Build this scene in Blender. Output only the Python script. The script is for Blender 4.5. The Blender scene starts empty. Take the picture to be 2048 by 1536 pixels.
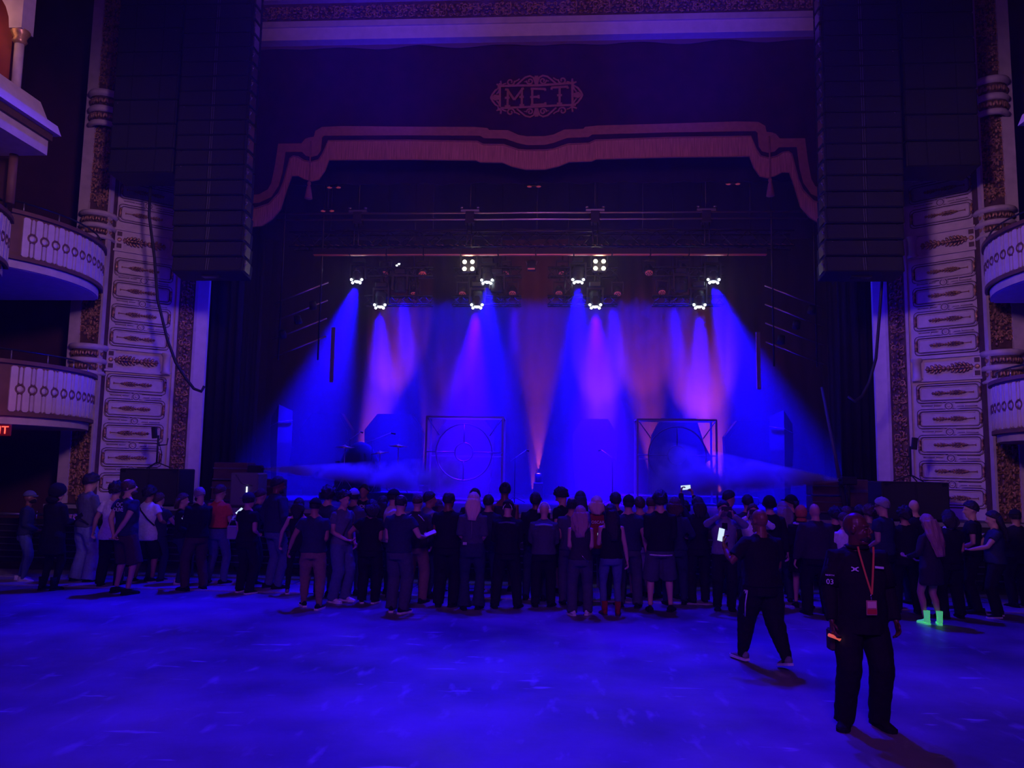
import bpy, bmesh, math, random
from mathutils import Vector, Matrix, noise
rnd = random.Random(7)
PI = math.pi
S = bpy.context.scene
COL = S.collection

# ---------------- camera ----------------
F_PX, PITCH, YAW, ROLL = 1554.94, .10592, .0647, .016656
CAM = Vector((.7367, 0, 2.15))
fw = Vector((-math.sin(YAW)*math.cos(PITCH), math.cos(YAW)*math.cos(PITCH), math.sin(PITCH)))
rt = fw.cross(Vector((0, 0, 1))).normalized(); up = rt.cross(fw)
r2 = rt*math.cos(ROLL) + up*math.sin(ROLL); u2 = up*math.cos(ROLL) - rt*math.sin(ROLL)
cam = bpy.data.objects.new('camera', bpy.data.cameras.new('camera')); COL.objects.link(cam)
cam.matrix_world = Matrix.Translation(CAM) @ Matrix((r2, u2, -fw)).transposed().to_4x4()
cam.data.sensor_width = 36; cam.data.lens = F_PX/2048*36; cam.data.clip_start = .1; cam.data.clip_end = 200
S.camera = cam
S.view_settings.view_transform = 'Standard'; S.view_settings.look = 'None'
S.view_settings.gamma = 1; S.view_settings.use_curve_mapping = False
S.view_settings.exposure = 0.0
S.cycles.adaptive_threshold = .06; S.cycles.adaptive_min_samples = 16; S.cycles.max_bounces = 6; S.cycles.diffuse_bounces = 3; S.cycles.glossy_bounces = 3

def pray(x, y): return fw + r2*((x-1024)/F_PX) - u2*((y-768)/F_PX)
def atY(x, y, Y): d = pray(x, y); return CAM + d*(Y/d.y)
def atZ(x, y, z): d = pray(x, y); return CAM + d*((z-CAM.z)/d.z)

# ---------------- world: faint house glow ----------------
wd = bpy.data.worlds.new('world'); S.world = wd; wd.use_nodes = True
wd.node_tree.nodes['Background'].inputs[0].default_value = (.17, .035, .42, 1)
wd.node_tree.nodes['Background'].inputs[1].default_value = .020

# ---------------- lights ----------------
def light(name, kind, loc, target, col, power, size=.2, angle=60, blend=.5, spread=None, sizey=None):
    ld = bpy.data.lights.new(name, kind); ld.color = col; ld.energy = power
    if kind == 'SPOT': ld.spot_size = math.radians(angle); ld.spot_blend = blend; ld.shadow_soft_size = size
    elif kind == 'AREA':
        ld.size = size
        if sizey: ld.shape = 'RECTANGLE'; ld.size_y = sizey
        if spread: ld.spread = math.radians(spread)
    else: ld.shadow_soft_size = size
    o = bpy.data.objects.new(name, ld); COL.objects.link(o); o.location = loc
    o.rotation_euler = (Vector(target)-Vector(loc)).to_track_quat('-Z', 'Y').to_euler()
    return o
BLUE = (.004, .0, 1); VIO = (.035, .0, 1)
ORG = (1, .10, .13)
# wash bars over the front of the stage, hall washes, and added wall and soffit fills
for x, tx, w, c in ((-3, -5.5, 2200, BLUE), (0, -1, 1500, (.012, 0, 1)), (3, 5.5, 2000, (.012, 0, 1))):
    light('floor_wash', 'SPOT', (x, 16.3, 15.2), (tx, 8.0, 0), c, w*7.0, .25, 50, .7)
light('crowd_wash', 'SPOT', (0, -3.5, 6.5), (0, 13.2, 1.0), (.20, .03, 1), 2300, .6, 64, .9)
light('balcony_rail_wash', 'AREA', (0, -4, 9), (0, 18, 6), (.30, .05, 1), 260, 8, sizey=1)
for s in (-1, 1):
    light('wall_fill', 'SPOT', (s*-3, 1, 8.5), (s*12, 15, 5.5), (1, .46, .98), 3000, 1.0, 42, .8)  # added spots that brighten the side walls in place of house light
    light('side_wash', 'SPOT', (s*4.5, 16.25, 2.4), (s*10.2, 14.6, 5.6), BLUE, 900, .15, 46, .9)  # unseen low spot added to turn the balcony soffits blue
    light('arch_wash', 'SPOT', (s*1.5, 15.5, 13.5), (s*7.75, 17.95, 4.5), BLUE, 5200, .2, 26, .9)
for s in (-1, 1): light('arch_wash', 'SPOT', (s*3, 15.2, 9.5), (s*3.6, 18.3, 12.7), BLUE, 500, .3, 75, .95)
light('header_glow', 'SPOT', (0, 4, 9), (0, 18, 12.2), (1, .34, .8), 1050, 1.0, 70, .9)
# wheel of blue moving-head beams
SPOTS = [((716, 562), (-6.7, 21.2, 1.2), 28, 1.2), ((762, 612), (-4.0, 21.6, 0), 24, 1), ((955, 612), (-2.2, 21.5, 0), 28, 1.2),
         ((975, 563), (-1.1, 21.5, 0), 26, 1), ((1156, 562), (1.1, 21.5, 0), 26, 1), ((1190, 612), (1.95, 21.5, 0), 28, 1.2),
         ((1397, 612), (4.55, 21.6, 0), 22, 1), ((1425, 562), (6.7, 21.2, 1.2), 30, 1.3), ((810, 590), (-3.2, 22, 0), 22, .8),
         ((1030, 600), (-.9, 23, 0), 18, .3), ((1225, 600), (2.6, 22, 0), 24, .7), ((1345, 600), (4.5, 22, 0), 20, .7)]
BEAM = 36000
for i, (p, t, a, k) in enumerate(SPOTS):
    q = atY(*p, 21.5)
    light('moving_head_beam', 'SPOT', (q.x, 21.3, q.z-.22), t, VIO if i in (2, 5, 9) else BLUE, BEAM*k*(1 if i < 8 else .7), .12, a*1.36, .98)
light('stage_blue_fill', 'AREA', (0, 22.5, 6.9), (0, 22.5, 0), BLUE, 1300, 9, spread=90, sizey=2)
# orange floor uplights
UPL = [((850, 950), 21.9, (-3.5, 22.0, 10), 8, 60, .5), ((1077, 945), 22.0, (.0, 24.5, 6.5), 24, 120, .6),
       ((706, 985), 25.0, (-5.4, 27.0, 5.4), 24, 420, .9), ((1197, 988), 25.0, (2.1, 27.0, 5.0), 26, 260, .9),
       ((1312, 990), 25.0, (3.6, 27.0, 5.4), 26, 300, .9), ((1440, 990), 25.0, (5.6, 27.0, 4.8), 34, 400, .9),
       ((820, 985), 25.2, (-3.3, 27.2, 5.4), 22, 60, .9), ((1065, 985), 25.2, (-.1, 27.2, 5.6), 24, 70, .9)]
for p, Y, t, a, w, b in UPL:
    q = atY(*p, Y); light('floor_uplight_beam', 'SPOT', q+Vector((0, 0, .06)), t, ORG, w*25, .04, a, b)
light('truss_warmer', 'AREA', (0, 18.9, 6.9), (0, 21, 8.4), (1, .28, .28), 34, 11, sizey=.2)
light('stage_amber', 'POINT', (-6.6, 24, 5.5), (0, 0, 0), (.8, .04, .35), 7, .5)
light('stage_amber', 'POINT', (6.8, 24, 5.5), (0, 0, 0), (.8, .04, .35), 6, .5)
light('crowd_warm', 'SPOT', (1.5, -3, 7.5), (1.5, 10, 1.0), (1, .20, .20), 380, .8, 60, .95)
for p, w_, an in (((200, 1215), 1900, 18), ((560, 1205), 500, 12), ((1440, 1300), 1100, 15), ((1150, 1390), 900, 20), ((1900, 1330), 600, 16), ((700, 1330), 700, 22)):
    q = atZ(*p, 0); light('floor_spot', 'SPOT', (q.x*.6, 16.2, 13.5), q, BLUE, w_*6, .1, an, 1)
light('box_fill', 'POINT', (-9.0, 11.6, 9.6), (0, 0, 0), (1, .45, .28), 9, .3)  # unseen warm fill added above the box to warm its cornice
light('box_fill', 'POINT', (-10.6, 11.0, 7.0), (0, 0, 0), (1, .40, .25), 10, .3)  # second added fill, warming the box below the cornice
light('exit_spill', 'POINT', (-8.9, 12.9, 2.95), (0, 0, 0), (1, .04, .02), 1.2, .05)

# ---------------- materials ----------------
MATS = {}
def mat(name, col, rough=.7, metal=0, emis=None, es=0, vary=0, bump=0, scale=8, spec=.4, stretch=None):
    if name in MATS: return MATS[name]
    m = bpy.data.materials.new(name); m.use_nodes = True; nt = m.node_tree; b = nt.nodes['Principled BSDF']
    b.inputs['Base Color'].default_value = (*col, 1); b.inputs['Roughness'].default_value = rough
    b.inputs['Metallic'].default_value = metal; b.inputs['Specular IOR Level'].default_value = spec
    if emis: b.inputs['Emission Color'].default_value = (*emis, 1); b.inputs['Emission Strength'].default_value = es
    if vary or bump:
        tc = nt.nodes.new('ShaderNodeTexCoord'); mp = nt.nodes.new('ShaderNodeMapping'); nz = nt.nodes.new('ShaderNodeTexNoise')
        nt.links.new(tc.outputs['Object'], mp.inputs[0]); nt.links.new(mp.outputs[0], nz.inputs[0])
        if stretch: mp.inputs['Scale'].default_value = stretch
        nz.inputs['Scale'].default_value = scale; nz.inputs['Detail'].default_value = 5
        if vary:
            r = nt.nodes.new('ShaderNodeValToRGB')
            r.color_ramp.elements[0].position = .3; r.color_ramp.elements[1].position = .72
            r.color_ramp.elements[0].color = (*[c*(1-vary) for c in col], 1)
            r.color_ramp.elements[1].color = (*[min(1, c*(1+vary)) for c in col], 1)
            nt.links.new(nz.outputs[0], r.inputs[0]); nt.links.new(r.outputs[0], b.inputs['Base Color'])
        if bump:
            bp = nt.nodes.new('ShaderNodeBump'); bp.inputs['Strength'].default_value = bump; bp.inputs['Distance'].default_value = .02
            nt.links.new(nz.outputs[0], bp.inputs['Height']); nt.links.new(bp.outputs[0], b.inputs['Normal'])
    MATS[name] = m; return m
PLASTER = mat('ivory_plaster', (.46, .37, .38), .62, vary=.12, bump=.15, scale=5)
PLASTER2 = mat('pale_bar_plaster', (.56, .46, .50), .6, vary=.08, scale=6)
TAN = mat('tan_paint', (.14, .065, .05), .6, vary=.2, scale=3)
GOLD = mat('aged_gilding', (.40, .22, .10), .34, .35, vary=.35, bump=.3, scale=14)
UMBER = mat('umber_ground', (.085, .04, .03), .7, vary=.3, scale=9)
MAROON = mat('maroon_wall_paint', (.045, .014, .022), .75, vary=.2, scale=2)
REDW = mat('red_box_lining', (.22, .035, .02), .7, vary=.2, scale=2)
BLACK = mat('matt_black', (.012, .012, .014), .6, vary=.2, scale=6)
BLACKC = mat('black_drape', (.010, .009, .012), .9, vary=.25, scale=4)
STEEL = mat('dark_steel', (.05, .05, .055), .32, .8)
ALU = mat('worn_aluminium', (.42, .40, .40), .3, .9)
CHROME = mat('bright_bolt', (.8, .7, .65), .2, 1)
VELVET = mat('maroon_velvet', (.035, .006, .012), .85, vary=.3, scale=3)
APPL = mat('gold_applique', (.34, .13, .085), .7, vary=.12, scale=10)
WHITEP = mat('white_paint', (.62, .58, .62), .55)
WOOD = mat('brown_case_wood', (.10, .05, .03), .6, vary=.3, scale=6)

def floor_mat():
    m = bpy.data.materials.new('scuffed_dark_floor'); m.use_nodes = True; nt = m.node_tree; b = nt.nodes['Principled BSDF']
    N = nt.nodes.new; L = nt.links.new
    tc = N('ShaderNodeTexCoord')
    def nz(s, d, st=(1, 1, 1)):
        mp = N('ShaderNodeMapping'); mp.inputs['Scale'].default_value = st; L(tc.outputs['Object'], mp.inputs[0])
        n = N('ShaderNodeTexNoise'); n.inputs['Scale'].default_value = s; n.inputs['Detail'].default_value = d; L(mp.outputs[0], n.inputs[0]); return n
    def ramp(n, a, b_, c0, c1):
        r = N('ShaderNodeValToRGB'); r.color_ramp.elements[0].position = a; r.color_ramp.elements[1].position = b_
        r.color_ramp.elements[0].color = (*c0, 1); r.color_ramp.elements[1].color = (*c1, 1); L(n.outputs[0], r.inputs[0]); return r
    base = ramp(nz(.55, 6), .35, .68, (.075, .075, .08), (.23, .22, .24))
    scuff = ramp(nz(5, 9, (1, .35, 1)), .60, .72, (0, 0, 0), (1, 1, 1))
    scr = ramp(nz(2.2, 12, (.6, 2.5, 1)), .655, .70, (0, 0, 0), (1, 1, 1))
    mx = N('ShaderNodeMixRGB'); mx.inputs[2].default_value = (.34, .33, .36, 1); L(base.outputs[0], mx.inputs[1])
    ma = N('ShaderNodeMath'); ma.operation = 'MULTIPLY'; ma.inputs[1].default_value = .6; L(scuff.outputs[0], ma.inputs[0]); L(ma.outputs[0], mx.inputs[0])
    m2 = N('ShaderNodeMixRGB'); m2.inputs[2].default_value = (.45, .44, .46, 1); L(mx.outputs[0], m2.inputs[1])
    mb = N('ShaderNodeMath'); mb.operation = 'MULTIPLY'; mb.inputs[1].default_value = .65; L(scr.outputs[0], mb.inputs[0]); L(mb.outputs[0], m2.inputs[0])
    L(m2.outputs[0], b.inputs['Base Color'])
    rr = ramp(nz(1.4, 7), .3, .75, (.36,)*3, (.62,)*3); L(rr.outputs[0], b.inputs['Roughness'])
    bp = N('ShaderNodeBump'); bp.inputs['Strength'].default_value = .25; bp.inputs['Distance'].default_value = .01
    L(nz(9, 8).outputs[0], bp.inputs['Height']); L(bp.outputs[0], b.inputs['Normal'])
    return m
FLOORM = floor_mat()

def emit(name, col, s):
    m = mat(name, (.02, .02, .02), .4, emis=col, es=s); return m
def haze(name, dens, noisy=0, col=(1, 1, 1), fall=None, aniso=.2):
    m = bpy.data.materials.new(name); m.use_nodes = True; nt = m.node_tree; nt.nodes.clear()
    o = nt.nodes.new('ShaderNodeOutputMaterial'); v = nt.nodes.new('ShaderNodeVolumeScatter')
    v.inputs['Color'].default_value = (*col, 1); v.inputs['Density'].default_value = dens; v.inputs['Anisotropy'].default_value = aniso
    nt.links.new(v.outputs[0], o.inputs['Volume'])
    if noisy:
        tc = nt.nodes.new('ShaderNodeTexCoord'); nz = nt.nodes.new('ShaderNodeTexNoise'); nz.inputs['Scale'].default_value = noisy
        nz.inputs['Detail'].default_value = 4
        r = nt.nodes.new('ShaderNodeMapRange'); r.inputs[1].default_value = .38; r.inputs[2].default_value = .68
        r.inputs[3].default_value = 0; r.inputs[4].default_value = dens
        nt.links.new(tc.outputs['Object'], nz.inputs[0]); nt.links.new(nz.outputs[0], r.inputs[0]); last = r.outputs[0]
        if fall:   # (length, start radius, end radius): the plume thins out towards its skin
            sp = nt.nodes.new('ShaderNodeSeparateXYZ'); nt.links.new(tc.outputs['Object'], sp.inputs[0])
            def M(op, a, b_=None, c=None):
                n = nt.nodes.new('ShaderNodeMath'); n.operation = op; n.use_clamp = op == 'CLAMPED'
                for k, x in enumerate((a, b_, c)):
                    if x is None: continue
                    if isinstance(x, (int, float)): n.inputs[k].default_value = x
                    else: nt.links.new(x, n.inputs[k])
                return n.outputs[0]
            Ln, r0, r1 = fall
            rad = M('ADD', M('MULTIPLY', sp.outputs[0], (r1-r0)/Ln), r0)
            d = M('SQRT', M('ADD', M('MULTIPLY', sp.outputs[1], sp.outputs[1]), M('MULTIPLY', sp.outputs[2], sp.outputs[2])))
            k = M('MAXIMUM', M('SUBTRACT', 1, M('DIVIDE', d, rad)), 0)
            k2 = M('MAXIMUM', M('MULTIPLY', 1.5, M('SUBTRACT', 1, M('DIVIDE', sp.outputs[0], Ln))), 0)
            last = M('MULTIPLY', last, M('MULTIPLY', k, k2))
        nt.links.new(last, v.inputs['Density'])
    return m

# ---------------- mesh helpers ----------------
class MB:
    def __init__(s): s.v = []; s.f = []; s.sm = []; s.mi = []; s.cur = 0
    def add(s, vs, fs, smooth=False):
        n = len(s.v); s.v += [tuple(v) for v in vs]
        for f in fs: s.f.append(tuple(i+n for i in f)); s.sm.append(smooth); s.mi.append(s.cur)
        return s
    def box(s, x0, x1, y0, y1, z0, z1, M=None, bev=0):
        if bev:
            b = bev; vs = []; 
            for (sx, X, Xi) in ((0, x0, x0+b), (1, x1, x1-b)): pass
            bm = bmesh.new(); bmesh.ops.create_cube(bm, size=1)
            for v in bm.verts: v.co = Vector((x0+(v.co.x+.5)*(x1-x0), y0+(v.co.y+.5)*(y1-y0), z0+(v.co.z+.5)*(z1-z0)))
            bmesh.ops.bevel(bm, geom=bm.edges[:], offset=b, segments=1, affect='EDGES')
            bm.verts.index_update(); vs = [v.co.copy() for v in bm.verts]; fs = [[v.index for v in f.verts] for f in bm.faces]; bm.free()
            if M: vs = [M @ v for v in vs]
            return s.add(vs, fs)
        vs = [Vector((x, y, z)) for z in (z0, z1) for y in (y0, y1) for x in (x0, x1)]
        if M: vs = [M @ v for v in vs]
        return s.add(vs, [(0, 2, 3, 1), (4, 5, 7, 6), (0, 1, 5, 4), (2, 6, 7, 3), (0, 4, 6, 2), (1, 3, 7, 5)])
    def tube(s, pts, r, n=8, cap=True, sy=1.0, closed=False):
        pts = [Vector(p) for p in pts]; m = len(pts)
        rs = r if isinstance(r, (list, tuple)) else [r]*m
        ring = []; prev = None
        for i, p in enumerate(pts):
            if closed: d = pts[(i+1) % m]-pts[i-1]
            else: d = (pts[min(i+1, m-1)]-pts[max(i-1, 0)])
            if d.length < 1e-9: d = Vector((0, 0, 1))
            d.normalize()
            if prev is None:
                a = Vector((0, 0, 1)) if abs(d.z) < .9 else Vector((1, 0, 0))
                a = (a-d*a.dot(d)).normalized()
            else:
                a = prev-d*prev.dot(d)
                a = a.normalized() if a.length > 1e-6 else Vector((1, 0, 0))
            prev = a; b = d.cross(a)
            ring.append([p+a*(math.cos(2*PI*k/n)*rs[i])+b*(math.sin(2*PI*k/n)*rs[i]*sy) for k in range(n)])
        vs = [v for q in ring for v in q]; fs = []
        for i in range(m if closed else m-1):
            j = (i+1) % m
            for k in range(n): fs.append((i*n+k, i*n+(k+1) % n, j*n+(k+1) % n, j*n+k))
        if cap and not closed: fs += [tuple(range(n-1, -1, -1)), tuple((m-1)*n+k for k in range(n))]
        return s.add(vs, fs, True)
    def lathe(s, prof, n=16, a0=0, a1=2*PI, M=None, smooth=True):
        full = abs(a1-a0-2*PI) < 1e-6; m = n if full else n+1; vs = []
        for (r, z) in prof:
            for k in range(m):
                a = a0+(a1-a0)*k/n; vs.append(Vector((r*math.cos(a), r*math.sin(a), z)))
        if M: vs = [M @ v for v in vs]
        fs = []
        for i in range(len(prof)-1):
            for k in range(n):
                j = (k+1) % m; fs.append((i*m+k, i*m+j, (i+1)*m+j, (i+1)*m+k))
        return s.add(vs, fs, smooth)
    def ell(s, c, r, n=10, m=7, M=None, smooth=True):
        vs = []; c = Vector(c)
        vs.append(c+Vector((0, 0, -r[2])))
        for i in range(1, m):
            t = PI*i/m
            for k in range(n):
                a = 2*PI*k/n; vs.append(c+Vector((r[0]*math.sin(t)*math.cos(a), r[1]*math.sin(t)*math.sin(a), -r[2]*math.cos(t))))
        vs.append(c+Vector((0, 0, r[2])))
        fs = [(0, 1+(k+1) % n, 1+k) for k in range(n)]
        for i in range(m-2):
            for k in range(n): a = 1+i*n; fs.append((a+k, a+(k+1) % n, a+n+(k+1) % n, a+n+k))
        a = 1+(m-2)*n; fs += [(a+k, a+(k+1) % n, len(vs)-1) for k in range(n)]
        if M: vs = [M @ v for v in vs]
        return s.add(vs, fs, smooth)
    def prism(s, poly, ax, a, b, M=None):
        """polygon in the plane across ax ('y': points are (x,z); 'z': points are (x,y)) between a and b"""
        n = len(poly)
        def P(p, t): return Vector((p[0], t, p[1])) if ax == 'y' else Vector((p[0], p[1], t)) if ax == 'z' else Vector((t, p[0], p[1]))
        vs = [P(p, a) for p in poly]+[P(p, b) for p in poly]
        if M: vs = [M @ v for v in vs]
        fs = [tuple(range(n)), tuple(range(2*n-1, n-1, -1))]+[(i, i+n, (i+1) % n+n, (i+1) % n) for i in range(n)]
        return s.add(vs, fs)
    def leaf(s, c, L, W, T, ang, M=None, z=0):
        """small ridged leaf lying in the local xz plane, ridge towards -y"""
        ca, sa = math.cos(ang), math.sin(ang); c = Vector(c)
        def P(u, v, n): return c+Vector((u*ca-v*sa, -n-z, u*sa+v*ca))
        vs = [P(-L/2, 0, 0), P(-L*.2, W*.42, T*.4), P(L*.2, W*.5, T*.5), P(L/2, 0, T*.25), P(L*.2, -W*.5, T*.5), P(-L*.2, -W*.42, T*.4), P(-L*.12, 0, T*1.1), P(L*.22, 0, T*1.3)]
        if M: vs = [M @ v for v in vs]
        return s.add(vs, [(0, 6, 1), (1, 6, 7, 2), (2, 7, 3), (3, 7, 4), (4, 7, 6, 5), (5, 6, 0), (0, 1, 2, 3, 4, 5)], True)
    def mesh(s, name, mats):
        me = bpy.data.meshes.new(name); me.from_pydata(s.v, [], s.f)
        me.polygons.foreach_set('use_smooth', s.sm); me.polygons.foreach_set('material_index', s.mi)
        for m in (mats if isinstance(mats, (list, tuple)) else [mats]): me.materials.append(m)
        me.validate(); me.update()
        bm = bmesh.new(); bm.from_mesh(me); bmesh.ops.recalc_face_normals(bm, faces=bm.faces); bm.to_mesh(me); bm.free()
        return me
    def build(s, name, mats, parent=None, M=None): return put(name, s.mesh(name, mats), parent, M)
def put(name, me, parent=None, M=None):
    o = bpy.data.objects.new(name, me); COL.objects.link(o)
    if parent: o.parent = parent
    if M is not None: o.matrix_local = M
    return o
def tag(o, label, cat, group=None, kind=None):
    if label: o['label'] = label
    if cat: o['category'] = cat
    if group: o['group'] = group
    if kind: o['kind'] = kind
    return o
def empty(name, loc=(0, 0, 0), rz=0):
    o = bpy.data.objects.new(name, None); COL.objects.link(o); o.empty_display_size = .1; o.location = loc; o.rotation_euler = (0, 0, rz); return o
def T(x, y, z, rz=0, rx=0, ry=0, s=1):
    return Matrix.Translation((x, y, z)) @ Matrix.Rotation(rz, 4, 'Z') @ Matrix.Rotation(ry, 4, 'Y') @ Matrix.Rotation(rx, 4, 'X') @ Matrix.Scale(s, 4)
def struct(o, label=None): o['kind'] = 'structure'; (label and o.__setitem__('label', label)); return o
def copy_tree(o, parent=None):
    c = o.copy(); COL.objects.link(c)
    if parent: c.parent = parent
    for ch in list(o.children): copy_tree(ch, c)
    return c

# ---------------- room shell ----------------
fl = struct(MB().box(-14, 14, -4, 16.02, -.3, 0).build('floor', FLOORM), 'dark scuffed hall floor lit by blue stage light')
struct(MB().box(-10.2, 10.2, 16.0, 28, .9, 1.2).build('floor_stage', mat('stage_boards', (.03, .03, .032), .5, vary=.3, scale=3)), 'black stage floor')
struct(MB().box(-10.2, 10.2, 16.06, 16.16, 0, .9).build('trim_1', BLACKC), 'black skirt along the front of the stage')
struct(MB().box(-10.2, 10.2, 15.98, 16.06, 1.12, 1.2).build('trim_2', mat('stage_nosing', (.25, .25, .27), .4)), 'pale nosing along the stage edge')
struct(MB().box(-12, 12, 28, 28.2, 0, 14).build('wall_back', BLACKC), 'black back wall of the stage')
struct(MB().box(-10.4, -10.2, 18.2, 28, 0, 14).build('wall_stage_left', BLACKC)); struct(MB().box(10.2, 10.4, 18.2, 28, 0, 14).build('wall_stage_right', BLACKC))
struct(MB().box(-10.4, 10.4, 18.9, 28.2, 13.9, 14).build('ceiling_stage', BLACKC))
struct(MB().box(-12.6, -12.4, -4, 18.2, 0, 16).build('wall_left_side', MAROON)); struct(MB().box(12.4, 12.6, -4, 18.2, 0, 16).build('wall_right_side', MAROON))
# maroon wall behind the boxes, between them and the ornate columns
struct(MB().box(-12.4, -9.9, 17.3, 17.5, 0, 16).build('wall_left_return', MAROON)); struct(MB().box(9.9, 12.4, 17.3, 17.5, 0, 16).build('wall_right_return', MAROON))
strip = MB(); 
for i in range(17): strip.box(-10.0+i*1.2, -10.0+i*1.2+1.19, 12.95, 14.05, 0, .014)
struct(strip.build('trim_3', mat('tread_plate', (.40, .39, .42), .42, .3, vary=.15, bump=.3, scale=40)), 'pale tread plates on the floor under the crowd barrier')

# ---------------- proscenium header ----------------
hd = struct(MB().box(-10.3, 10.3, 17.75, 18.7, 13.55, 16).box(-8.05, 8.05, 17.95, 18.7, 12.75, 13.56).build('wall_header', PLASTER), 'plaster header over the stage with a band of ornament')
MB().box(-8.0, 8.0, 17.88, 18.0, 12.92, 13.07).build('moulding', PLASTER, hd)
MB().box(-8.0, 8.0, 17.93, 18.2, 12.60, 12.92).build('soffit_board', PLASTER2, hd)
def scroll(R, turns=1.4, n=14, s=1, c=(0, 0), ph=0):
    return [(c[0]+s*R*(1-t*.8)*math.cos(ph+t*turns*2*PI), 0, c[1]+R*(1-t*.8)*math.sin(ph+t*turns*2*PI)) for t in [i/(n-1) for i in range(n)]]
# two mirrored acanthus scroll units, shared by strips, columns and header
def acanthus(seed, w, h):
    m = MB(); g = random.Random(seed)
    for s in (1, -1):
        m.tube(scroll(w*.24, 1.35, 11, s, (s*w*.22, h*.16), PI*1.2), [.028*(1-i*.05) for i in range(11)], 5)
        m.tube(scroll(w*.15, 1.2, 8, -s, (s*w*.30, -h*.26), .6), [.02*(1-i*.05) for i in range(8)], 5)
        for k in range(7):
            m.leaf((s*w*g.uniform(.06, .42), .0, h*g.uniform(-.46, .46)), h*g.uniform(.20, .34), h*g.uniform(.09, .15), .03, g.uniform(.4, 2.6) if s > 0 else g.uniform(.6, 2.8))
    for k in range(4): m.leaf((0, 0, h*(-.4+.26*k)), h*.26, h*.17, .045, PI/2)
    m.ell((0, -.02, h*.40), (w*.09, .035, w*.09), 7, 5)
    return m.mesh('acanthus_scroll', GOLD)
AC = [acanthus(i, .40, .52) for i in range(4)]
for r, z in ((0, 13.30),):
    for i in range(40):
        put('acanthus_scroll', AC[i % 4], hd, T(-7.8+i*.4, 17.91, z, 0, 0, PI/2 if i % 2 else -PI/2, .92))
MB().box(-8.0, 8.0, 17.92, 17.97, 13.07, 13.56).build('ground_band', UMBER, hd)
for i in range(54): put('scallop', AC[3] if 0 else bpy.data.meshes.get('scallop') or MB().lathe([(.145, 0), (.13, .03), (.09, .055), (.04, .065), (.0, .05)], 10, M=Matrix.Rotation(PI/2, 4, 'X')).mesh('scallop', PLASTER), hd, T(-7.95+i*.30, 17.76, 13.70, 0))

# ---------------- splayed ornate walls ----------------
def spray_mesh():
    m = MB()
    for c0, ln_, hh, n_ in ((-.13, .36, .055, 7), (.20, .28, .042, 5)):
        for k in range(n_):
            t = (k+.5)/n_; u = c0+ln_*(t-.5); a = hh*math.sin(PI*t)
            m.leaf((u, 0, a*.62), .085, .034, .024, .45+.12*(k % 3)); m.leaf((u, 0, -a*.62), .085, .034, .024, -.45-.12*(k % 3))
            m.leaf((u+.01, -.012, 0), .08, .03, .03, 0)
    m.tube([(-.44, 0, 0), (-.3, -.01, 0)], .009, 5); m.ell((-.45, 0, 0), (.012, .014, .03), 6, 4)
    return m.mesh('gilt_spray', GOLD)
SPRAY = spray_mesh()
GROOVE_SHADE = mat('groove_shade_glaze', (.07, .035, .035), .7)  # dark brown lines painted in for groove shade and glaze
def clasp_mesh():
    m = MB()
    for k in range(4): m.leaf((.012*(k % 2), 0, -.09+.06*k), .085, .05, .04, PI/2+.3*(-1)**k)
    m.ell((0, -.01, 0), (.025, .03, .12), 6, 5)
    return m.mesh('gilt_clasp', GOLD)
CLASP = clasp_mesh()
def rrect(w, h, r, n=3):
    p = []
    for cx, cz, a in ((w/2-r, h/2-r, 0), (-w/2+r, h/2-r, PI/2), (-w/2+r, -h/2+r, PI), (w/2-r, -h/2+r, 1.5*PI)):
        for k in range(n+1): t = a+PI/2*k/n; p.append((cx+r*math.cos(t), 0, cz+r*math.sin(t)))
    return p
WW = 1.36   # width of the panelled wall
def relief_mesh():
    m = MB()
    m.tube(rrect(1.20, .37, .07), .017, 5, closed=True); m.tube(rrect(1.10, .27, .05), .010, 5, closed=True)
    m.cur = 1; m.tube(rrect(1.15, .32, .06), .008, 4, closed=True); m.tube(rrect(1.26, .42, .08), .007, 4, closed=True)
    return m.mesh('relief_frame', [PLASTER, GROOVE_SHADE])
def curl_mesh():
    m = MB()
    R = .085
    for r_ in (R, R*.62):
        m.tube([(r_*math.cos(t*2*PI/12), 0, r_*math.sin(t*2*PI/12)) for t in range(12)], .011, 5, closed=True)
    m.lathe([(.03, 0), (.022, .014), (0, .02)], 8, M=Matrix.Rotation(PI/2, 4, 'X'))
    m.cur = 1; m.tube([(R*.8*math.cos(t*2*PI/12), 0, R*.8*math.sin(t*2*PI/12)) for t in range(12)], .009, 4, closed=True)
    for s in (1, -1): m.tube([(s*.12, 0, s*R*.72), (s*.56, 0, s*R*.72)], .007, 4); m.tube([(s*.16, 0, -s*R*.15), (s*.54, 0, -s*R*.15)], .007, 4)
    m.cur = 0
    for s in (1, -1):
        m.tube([(0, 0, s*R), (s*.3, 0, s*R), (s*.56, 0, s*R)], .013, 5)
        m.tube([(s*.10, 0, -s*R*.9), (s*.24, 0, -s*R*.55), (s*.56, 0, -s*R*.5)], .010, 5)
        m.tube([(-s*.14, 0, s*.02), (-s*.3, 0, s*.025), (-s*.5, 0, s*.02)], .008, 5)
        m.box(s*.30-.01, s*.30+.01, -.012, 0, -.03, .05)
    return m.mesh('scroll_moulding', [PLASTER, GROOVE_SHADE])
RELIEF, CURL = relief_mesh(), curl_mesh()
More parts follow.
